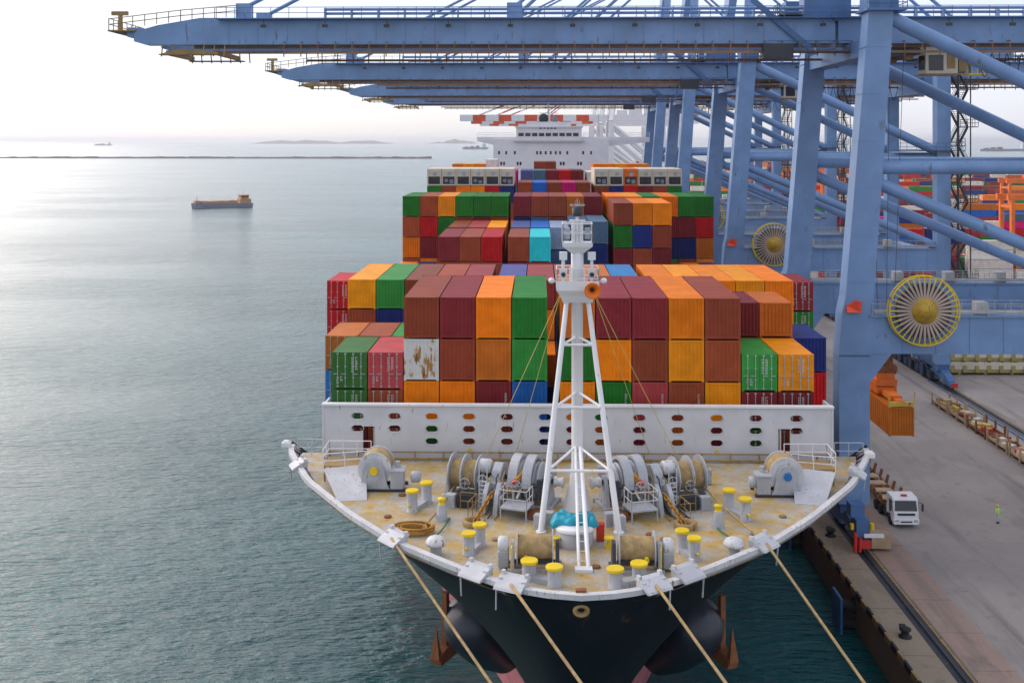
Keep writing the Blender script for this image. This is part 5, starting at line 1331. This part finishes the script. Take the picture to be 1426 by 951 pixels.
for k in range(8): mb.bb((-1.2,.2+k*1.8,1.15), (1.2,.42+k*1.8,1.38))
for s in (-1,1): mb.bb((s*1.1,.2,1.2), (s*1.25,13.1,1.42))
mb.build('frame', M['rustred'] if 'rustred' in M else M['rust'], trl)
for k in range(7):
    for s in (-1,1):
        mb = MB(); mb.beam((s*1.2,.35+k*2.1,1.4), (s*1.42,.35+k*2.1,2.25), .34, .2); mb.build('corner_guide', M['rust'], trl)
for s in (-1,1):
    for yy in (9.6,10.9,12.2): wheel(trl, s*.98, yy, .5, .5, .5)
    mb = MB(); mb.bb((s*.7,2.2,.02), (s*.85,2.4,1.1)); mb.build('landing_leg', M['dark'], trl)
for a in (1.0,3.4,5.8,8.2):
    mb = MB(); mb.bb((-1.0,a,1.4), (1.0,a+1.3,1.52)); mb.build('deck_plank', M['tan'], trl)

def person(px, py, label):
    p = pix(px, py, QZ); t = thing('person', label, 'person', p, R(200))
    me = bpy.data.meshes.new('body')
    v = [(0,0,.95),(0,0,1.15),(0,.01,1.38),(0,.01,1.50),(.09,0,.90),(.11,.02,.50),(.11,-.02,.09),(.12,.16,.04),(-.09,0,.90),(-.12,-.06,.50),(-.13,-.12,.09),(-.14,.06,.04),
         (.19,0,1.41),(.28,.02,1.15),(.24,.20,1.02),(-.19,0,1.41),(-.28,.04,1.18),(-.18,.25,1.22)]
    e = [(0,1),(1,2),(2,3),(0,4),(4,5),(5,6),(6,7),(0,8),(8,9),(9,10),(10,11),(2,12),(12,13),(13,14),(2,15),(15,16),(16,17)]
    me.from_pydata(v, e, []); o = bpy.data.objects.new('body', me); COL.objects.link(o); o.parent = t
    sk = o.modifiers.new('skin', 'SKIN'); o.modifiers.new('sub', 'SUBSURF').levels = 1; o.modifiers['sub'].render_levels = 1
    rad = [.15,.15,.17,.07,.10,.075,.055,.045,.10,.075,.055,.045,.075,.055,.045,.075,.055,.045]
    for i, r in enumerate(rad): me.skin_vertices[0].data[i].radius = (r, r*.85)
    me.skin_vertices[0].data[0].use_root = True
    me.materials.append(M['overall'])
    mb = MB(); mb.lathe([(.055,1.48),(.06,1.54),(.085,1.60),(.10,1.68),(.10,1.74),(.07,1.80),(0,1.82)], n=14); mb.box((0,.105,1.67), (.03,.03,.04)); mb.build('head', M['skin'], t)
    mb = MB(); mb.lathe([(.135,1.72),(.125,1.75),(.12,1.80),(.08,1.86),(0,1.88)], n=16); mb.box((0,.14,1.725), (.16,.1,.02)); mb.build('helmet', M['yellow'], t)
    mb = MB(); mb.lathe([(.215,.92),(.22,1.1),(.235,1.3),(.21,1.44),(.10,1.50)], n=16); mb.v = [(x, y*.82, z) for x, y, z in mb.v]; mb.build('vest', M['hivis'], t)
    for q, c in (((.24,.24,1.0),1), ((-.17,.30,1.22),-1)):
        mb = MB(); mb.box(q, (.07,.09,.05))
        for k in range(4): mb.tube((q[0]-.03+.02*k,q[1]+.04,q[2]), (q[0]-.03+.02*k,q[1]+.10-.01*abs(k-1.5),q[2]-.02), .01, 5)
        mb.tube((q[0]-c*.04,q[1],q[2]), (q[0]-c*.065,q[1]+.05,q[2]), .012, 5); mb.build('hand', M['skin'], t)
    mb = MB()
    for s in (-1,1): mb.bb((s*.12-.05,-.03 if s > 0 else -.13,0), (s*.12+.05,.2 if s > 0 else .1,.10))
    mb.build('boots', M['black'], t)
    return t, p
M['overall'] = paint('pale_work_clothes', (.50,.52,.55), .8)
tper, pp = person(1389, 728, 'worker in green vest and yellow helmet standing on the quay holding paper')
mb = MB(); mb.box((0,0,0), (.22,.02,.30), M=Matrix.Rotation(R(-35), 3, 'X')); 
tag(mb.build('clipboard', M['white'], None, pp+V(.26,-.27,1.33), R(200)), 'white paper sheet held by the worker', 'clipboard')

# row of lashing-gear bins by the landside rail
def bin_(k, x, y, fill):
    rnd = random.Random(k); t = thing('gear_bin', fill[1], 'bin', (x,y,QZ), 0, 'gear bins along the landside rail')
    mb = MB(); mb.bb((-1.2,-2.9,.25), (1.2,2.9,.4)); 
    for s in (-1,1):
        mb.bb((s*1.2,-2.9,.25), (s*1.1,2.9,.75))
        for yy in (-2.8,0,2.8): mb.bb((s*1.25-.1,yy-.12,0), (s*1.25+.1,yy+.12,1.75))
    mb.build('frame', M['tan'] if k % 3 else M['rust'], t)
    for q in range(7):
        mb = MB(); a, b = rnd.uniform(-.8,.8), rnd.uniform(-2.4,2.4)
        mb.box((a,b,.62+.3*rnd.random()), (rnd.uniform(.4,1.1),rnd.uniform(.5,1.6),rnd.uniform(.3,.7)), rnd.random()*.6)
        mb.build('gear', M[rnd.choice(fill[0])], t, bevel=.05)
fills = [(['tan','cargo','cream'],'open rusty bin of pale timber and yellow lashing gear, first from the truck'), (['red','tan','cream'],'open bin with a red bundle among cream lashing gear'), (['tan','rust','cream'],'open bin of cream and rust lashing gear in the middle of the row'),
         (['red','cream','cargo'],'open bin with red boxes and yellow gear'), (['tan','cream','rust'],'open bin of pale gear and rusty iron, farther along the row'), (['cargo','tan','rust'],'open bin of yellow gear at the far end of the row')]
for k, f in enumerate(fills): bin_(k, 58.0, 122+k*6.4, f)
mb = MB()
mb.path([(61.6, 100, QZ+.1), (61.6, 172, QZ+.1)], .09, 6); tag(mb.build('power_cable', M['bluehub']), 'thick blue power cable lying beside the landside rail', 'cable')

# hatch covers stacked behind the crane rail
for k in range(2):
    z0 = QZ+(.35 if k == 0 else 2.25); t = thing('hatch_cover', ['cream and yellow steel hatch cover at the bottom of the pile','cream and yellow steel hatch cover on top of the pile'][k], 'hatch cover', (75.0,176.5,z0), 0, 'hatch covers piled on the quay')
    mb = MB(); mb.bb((-8.5,0,.5), (8.5,11.5,1.7)); mb.build('top_plate', M['cream'], t, bevel=.08)
    mb = MB(); mb.bb((-8.3,.15,0), (8.3,11.3,.5)); mb.build('skirt', M['hatch'], t)
    for q in range(9): mb = MB(); mb.bb((-8.1+q*1.95,-.12,.05), (-7.5+q*1.95,0,1.2)); mb.build('side_rib', M['hatch'], t)
    for q in range(8): mb = MB(); mb.bb((-7.9+q*2.1,.2,1.7), (-6.3+q*2.1,11.2,1.78)); mb.build('top_panel', M['cream'], t)
for q in range(4):
    mb = MB(); mb.box((0,0,.17), (.5,10.5,.35)); tag(mb.build('timber_bearer', M['tan'], None, (68.5+4.2*q,182.2,QZ)), 'timber bearer under the piled hatch covers', 'timber', 'bearers under the hatch covers')

# fenders on the quay face, quay bollards
for k, y in enumerate((74.0, 92.5, 111.0, 130.0)):
    t = thing('quay_fender', 'blue fender panel standing off the dark quay face', 'fender', (QX,y,QZ-3.2), 0, 'fenders on the quay face')
    mb = MB(); mb.bb((-1.55,-1.3,-.8), (-1.3,1.3,2.7)); mb.build('panel', M['fender'], t, bevel=.06)
    for z in (.1,1.6): mb = MB(); mb.lathe([(.75,-1.3),(.5,-.9),(.5,-.3),(.7,0)], (0,0,z), 'X', 14); mb.build('rubber_cone', M['black'], t)
for k, y in enumerate((83.0, 104.0)):
    t = thing('quay_bollard', ['black hooked mooring bollard on the coping before the crane bogie','black hooked mooring bollard on the coping beside the crane bogie'][k], 'bollard', (QX+1.1,y,QZ+.13), 0, 'quay bollards')
    mb = MB(); mb.lathe([(.5,0),(.5,.08),(.3,.16),(.28,.45),(.42,.52),(.45,.66),(.25,.74),(0,.75)], n=16); mb.build('body', M['black'], t)
    mb = MB(); mb.prism([(-.2,.45),(.75,.5),(.8,.66),(-.2,.72)], 'X', -.22, .22); mb.build('horn', M['black'], t)
ed = tag(thing('edge_bumper', 'yellow and black rubber strips along the quay edge', 'edge strip', (QX,0,QZ)), None)
for k in range(70):
    mb = MB() if k < 2 else None
    if k < 2:
        mb.bb((-.16,-.7,-.32), (.04,.7,.17)); bm_ = mb.mesh('strip', [M['ochre'],M['black']][k]); 
        if k == 0: s0 = bm_
        else: s1 = bm_
    share(s0 if (k % 2 == 0 or k == 0) else s1, 'strip', ed, (-.13, 62+1.5*k, 0))

# ------------------------------------------------------------------ container yard behind the cranes
YG = 'containers stacked in the yard'
ycol = ['red','maroon','cream','tan','orange','blue','green','magenta','brown','steel','rust','cream','navy','red','pink']
rows = [(300,[(78,2,['blue','red']),(91,3,['steel','red','maroon']),(104,3,['red','maroon','red']),(118.5,4,['cream','cream','cream','cream']),(131.5,4,['cream','cream','tan','cream']),(145,3,['orange','tan','red'])])]
rnd = random.Random(21)
for r, (yr, xa) in enumerate(((372,80),(430,76),(500,72),(590,70))):
    lst = []; x = xa
    while atd(1440, yr) > x and len(lst) < 11:
        k = rnd.choice((3,4,5,5)); lst.append((x, k, [rnd.choice(ycol) for _ in range(k)])); x += 13.2
    rows.append((yr, lst))
farrows = rows[3:]; rows = rows[:3]
rown = ['nearest yard row to the cranes', 'second yard row', 'third yard row', 'fourth yard row', 'fifth yard row']
for r, (yr, lst) in enumerate(rows):
    for j, (x, k, cs) in enumerate(lst):
        for q in range(k):
            container(x+6.1, yr+1.22, QZ+(k-1-q)*ST, 12.19, ST-.03, cs[q], None, '%s container broadside, %s, %s stack inland, %s' % (CC[cs[q]][1], TIER[q], ORD[min(j+1,10)] if j < 10 else 'eleventh', rown[r]), YG, None, R(90))
# the yard goes on: the rest of the stacks as one mass
mb = MB(); rnd = random.Random(4)
for yr in list(range(306,318,3))+list(range(660,1400,62)):
    for b in range(3 if yr > 400 else 1):
        x = 74
        while x < min(700, atd(1760, yr)):
            if yr > 400 or 76 < x < 150:
                for q in range(rnd.choice((2,3,4,5)) if yr > 400 else 2):
                    y = yr+b*2.8; mb.bb((x,y,QZ+q*ST+.01), (x+12.2,y+2.44,QZ+(q+1)*ST-.03), mi=rnd.randrange(7))
            x += 13.2
for yr, lst in farrows:
    for x, k, cs in lst:
        for q in range(k): mb.bb((x,yr,QZ+q*ST+.01), (x+12.2,yr+2.44,QZ+(q+1)*ST-.03), mi=rnd.randrange(7))
ym = um+[paint('yard_red', CC['red'][0], .5), paint('yard_cream', CC['cream'][0], .5)]
tag(mb.build('far_container_stacks', ym), 'far mass of stacked containers filling the yard', None, None, 'stuff')
def yard_gantry(x, y, label):
    t = thing('yard_gantry', label, 'gantry crane', (x,y,QZ), 0, 'orange yard gantries')
    for a in (0, 24):
        for b in (-4,4):
            mb = MB(); mb.beam((a,b,1.2), (a,b,19.5), 1.3, 1.1, (1,0,0)); mb.build('leg', M['orange'], t)
            for q in (-1,1): mb = MB(); mb.lathe([(.7,-.3),(.8,-.2),(.8,.2),(.7,.3)], (a,b+q*1.1,.8), 'X', 14); mb.build('wheel', M['black'], t)
        mb = MB(); mb.bb((a-.7,-6,1.2), (a+.7,6,2.2)); mb.bb((a-.5,-3.5,17), (a+.5,3.5,17.8)); mb.build('end_frame', M['orange'], t)
    for b in (-4,4):
        mb = MB(); mb.bb((-1.5,b-.6,19.5), (25.5,b+.6,21.2)); mb.build('main_girder', M['orange'], t)
        mb = MB(); mb.rail([(-1.5,b-.6*(1 if b < 0 else -1),21.2),(25.5,b-.6*(1 if b < 0 else -1),21.2)], 1.1, .06, 2); mb.build('hand_rail', M['orange'], t)
    mb = MB(); mb.bb((9,-4.5,21.2), (13,4.5,23)); mb.build('trolley', M['orange'], t)
    mb = MB(); mb.bb((13.2,-2,16.2), (15,0,18.6)); mb.build('cab', M['white'], t)
    mb = MB(); mb.bb((-1.6,-2.2,2.2), (-.7,2.2,4.6)); mb.build('power_unit', M['cream'], t)
for x, y, lb in ((147, 342, 'orange yard gantry straddling the stacks behind the cream containers'), (205, 478, 'orange yard gantry over the third yard row'), (120, 545, 'orange yard gantry beyond the fourth yard row'), (168, 640, 'orange yard gantry over the far stacks')):
    yard_gantry(x, y, lb)

# ------------------------------------------------------------------ vessels out on the bay
def barge(px, py, label):
    p = pix(px, py, 0); t = thing('cargo_barge', label, 'barge', p, R(33))
    mb = MB(); out_ = [(-19,0),(-17.5,2.6),(-14,4.2),(16,4.2),(19,3.2),(19,-3.2),(16,-4.2),(-14,-4.2),(-17.5,-2.6)]
    n = len(out_); vs = [(x*.97,y*.85,-1) for x, y in out_]+[(x,y,3.2 if x < -12 else 2.4) for x, y in out_]
    mb.add(vs, [tuple(range(n)), tuple(range(n,2*n))]+[(i,(i+1) % n,(i+1) % n+n,i+n) for i in range(n)]); mb.build('hull', M['navyhull'], t)
    mb = MB(); mb.bb((-13.5,-3.4,2.4), (9,-3.0,4.2)); mb.bb((-13.5,3.0,2.4), (9,3.4,4.2)); mb.bb((-13.5,-3.0,2.4), (-13.1,3.0,4.2)); mb.build('coaming', M['wood'], t)
    mb = MB(); vs = []
    mb.prism([(-13,2.5),(-11,3.9),(-6,4.3),(0,4.0),(5,4.2),(8.6,2.6)], 'Y', -2.9, 2.9); mb.build('cargo_heap', M['wood'], t)
    mb = MB(); mb.bb((10.5,-3.4,2.4), (17.5,3.4,5.0)); mb.bb((11.2,-2.8,5.0), (16.2,2.8,7.2)); mb.bb((10.8,-3.2,7.2), (16.6,3.2,7.5)); mb.build('wheelhouse', M['wood'], t)
    for k in range(4): mb = MB(); mb.bb((11.5+k*1.2,-2.86,5.9), (12.3+k*1.2,-2.78,6.8)); mb.build('window', M['glass'], t)
    mb = MB(); mb.bb((-17,-2.2,3.2), (-14,2.2,4.6)); mb.tube((-15.5,0,4.6), (-15.5,0,7.5), .15, 6); mb.tube((13.5,0,7.5), (13.5,0,10), .12, 6); mb.build('foredeck_house', M['wood'], t)
    return t
barge(309, 289, 'small weathered cargo barge steaming alone across the bay')
def farship(px, y, L_, label):
    t = thing('distant_ship', label, 'ship', (atd(px,y),y,0)); mb = MB(); mb.prism([(-L_/2,8),(-L_/2+6,-1),(L_/2-6,-1),(L_/2,9)], 'Y', -9, 9); mb.build('hull', M['navyhull'], t)
    mb = MB(); mb.bb((L_/2-30,-8,8), (L_/2-14,8,26)); mb.bb((L_/2-26,-3,26), (L_/2-20,3,34)); mb.build('house', M['wall'], t)
    for k in range(3): mb = MB(); mb.bb((-L_/2+14+k*26,-7,8), (-L_/2+32+k*26,7,12+2*k)); mb.build('cargo', M['rust'], t)
farship(662, 5200, 130, 'grey cargo ship at anchor off the short island'); farship(138, 9000, 150, 'faint cargo ship on the open horizon'); farship(1392, 4300, 190, 'hazy ship in the channel beyond the yard')

# ------------------------------------------------------------------ the hazy air
def haze(density):
    mb = MB(); mb.bb((-44000,-380,-7.5), (44000,58000,118))
    m = bpy.data.materials.new('haze_air'); m.use_nodes = True; N = m.node_tree.nodes; L = m.node_tree.links; N.clear()
    o = N.new('ShaderNodeOutputMaterial'); v = N.new('ShaderNodeVolumePrincipled'); v.inputs['Color'].default_value = (.93,.95,1,1); v.inputs['Density'].default_value = density; v.inputs['Anisotropy'].default_value = .45
    L.new(v.outputs[0], o.inputs['Volume'])
    tag(mb.build('haze', m), 'pale haze over the harbour', None, None, 'stuff')
HAZE = 0.00006
if HAZE: haze(HAZE)
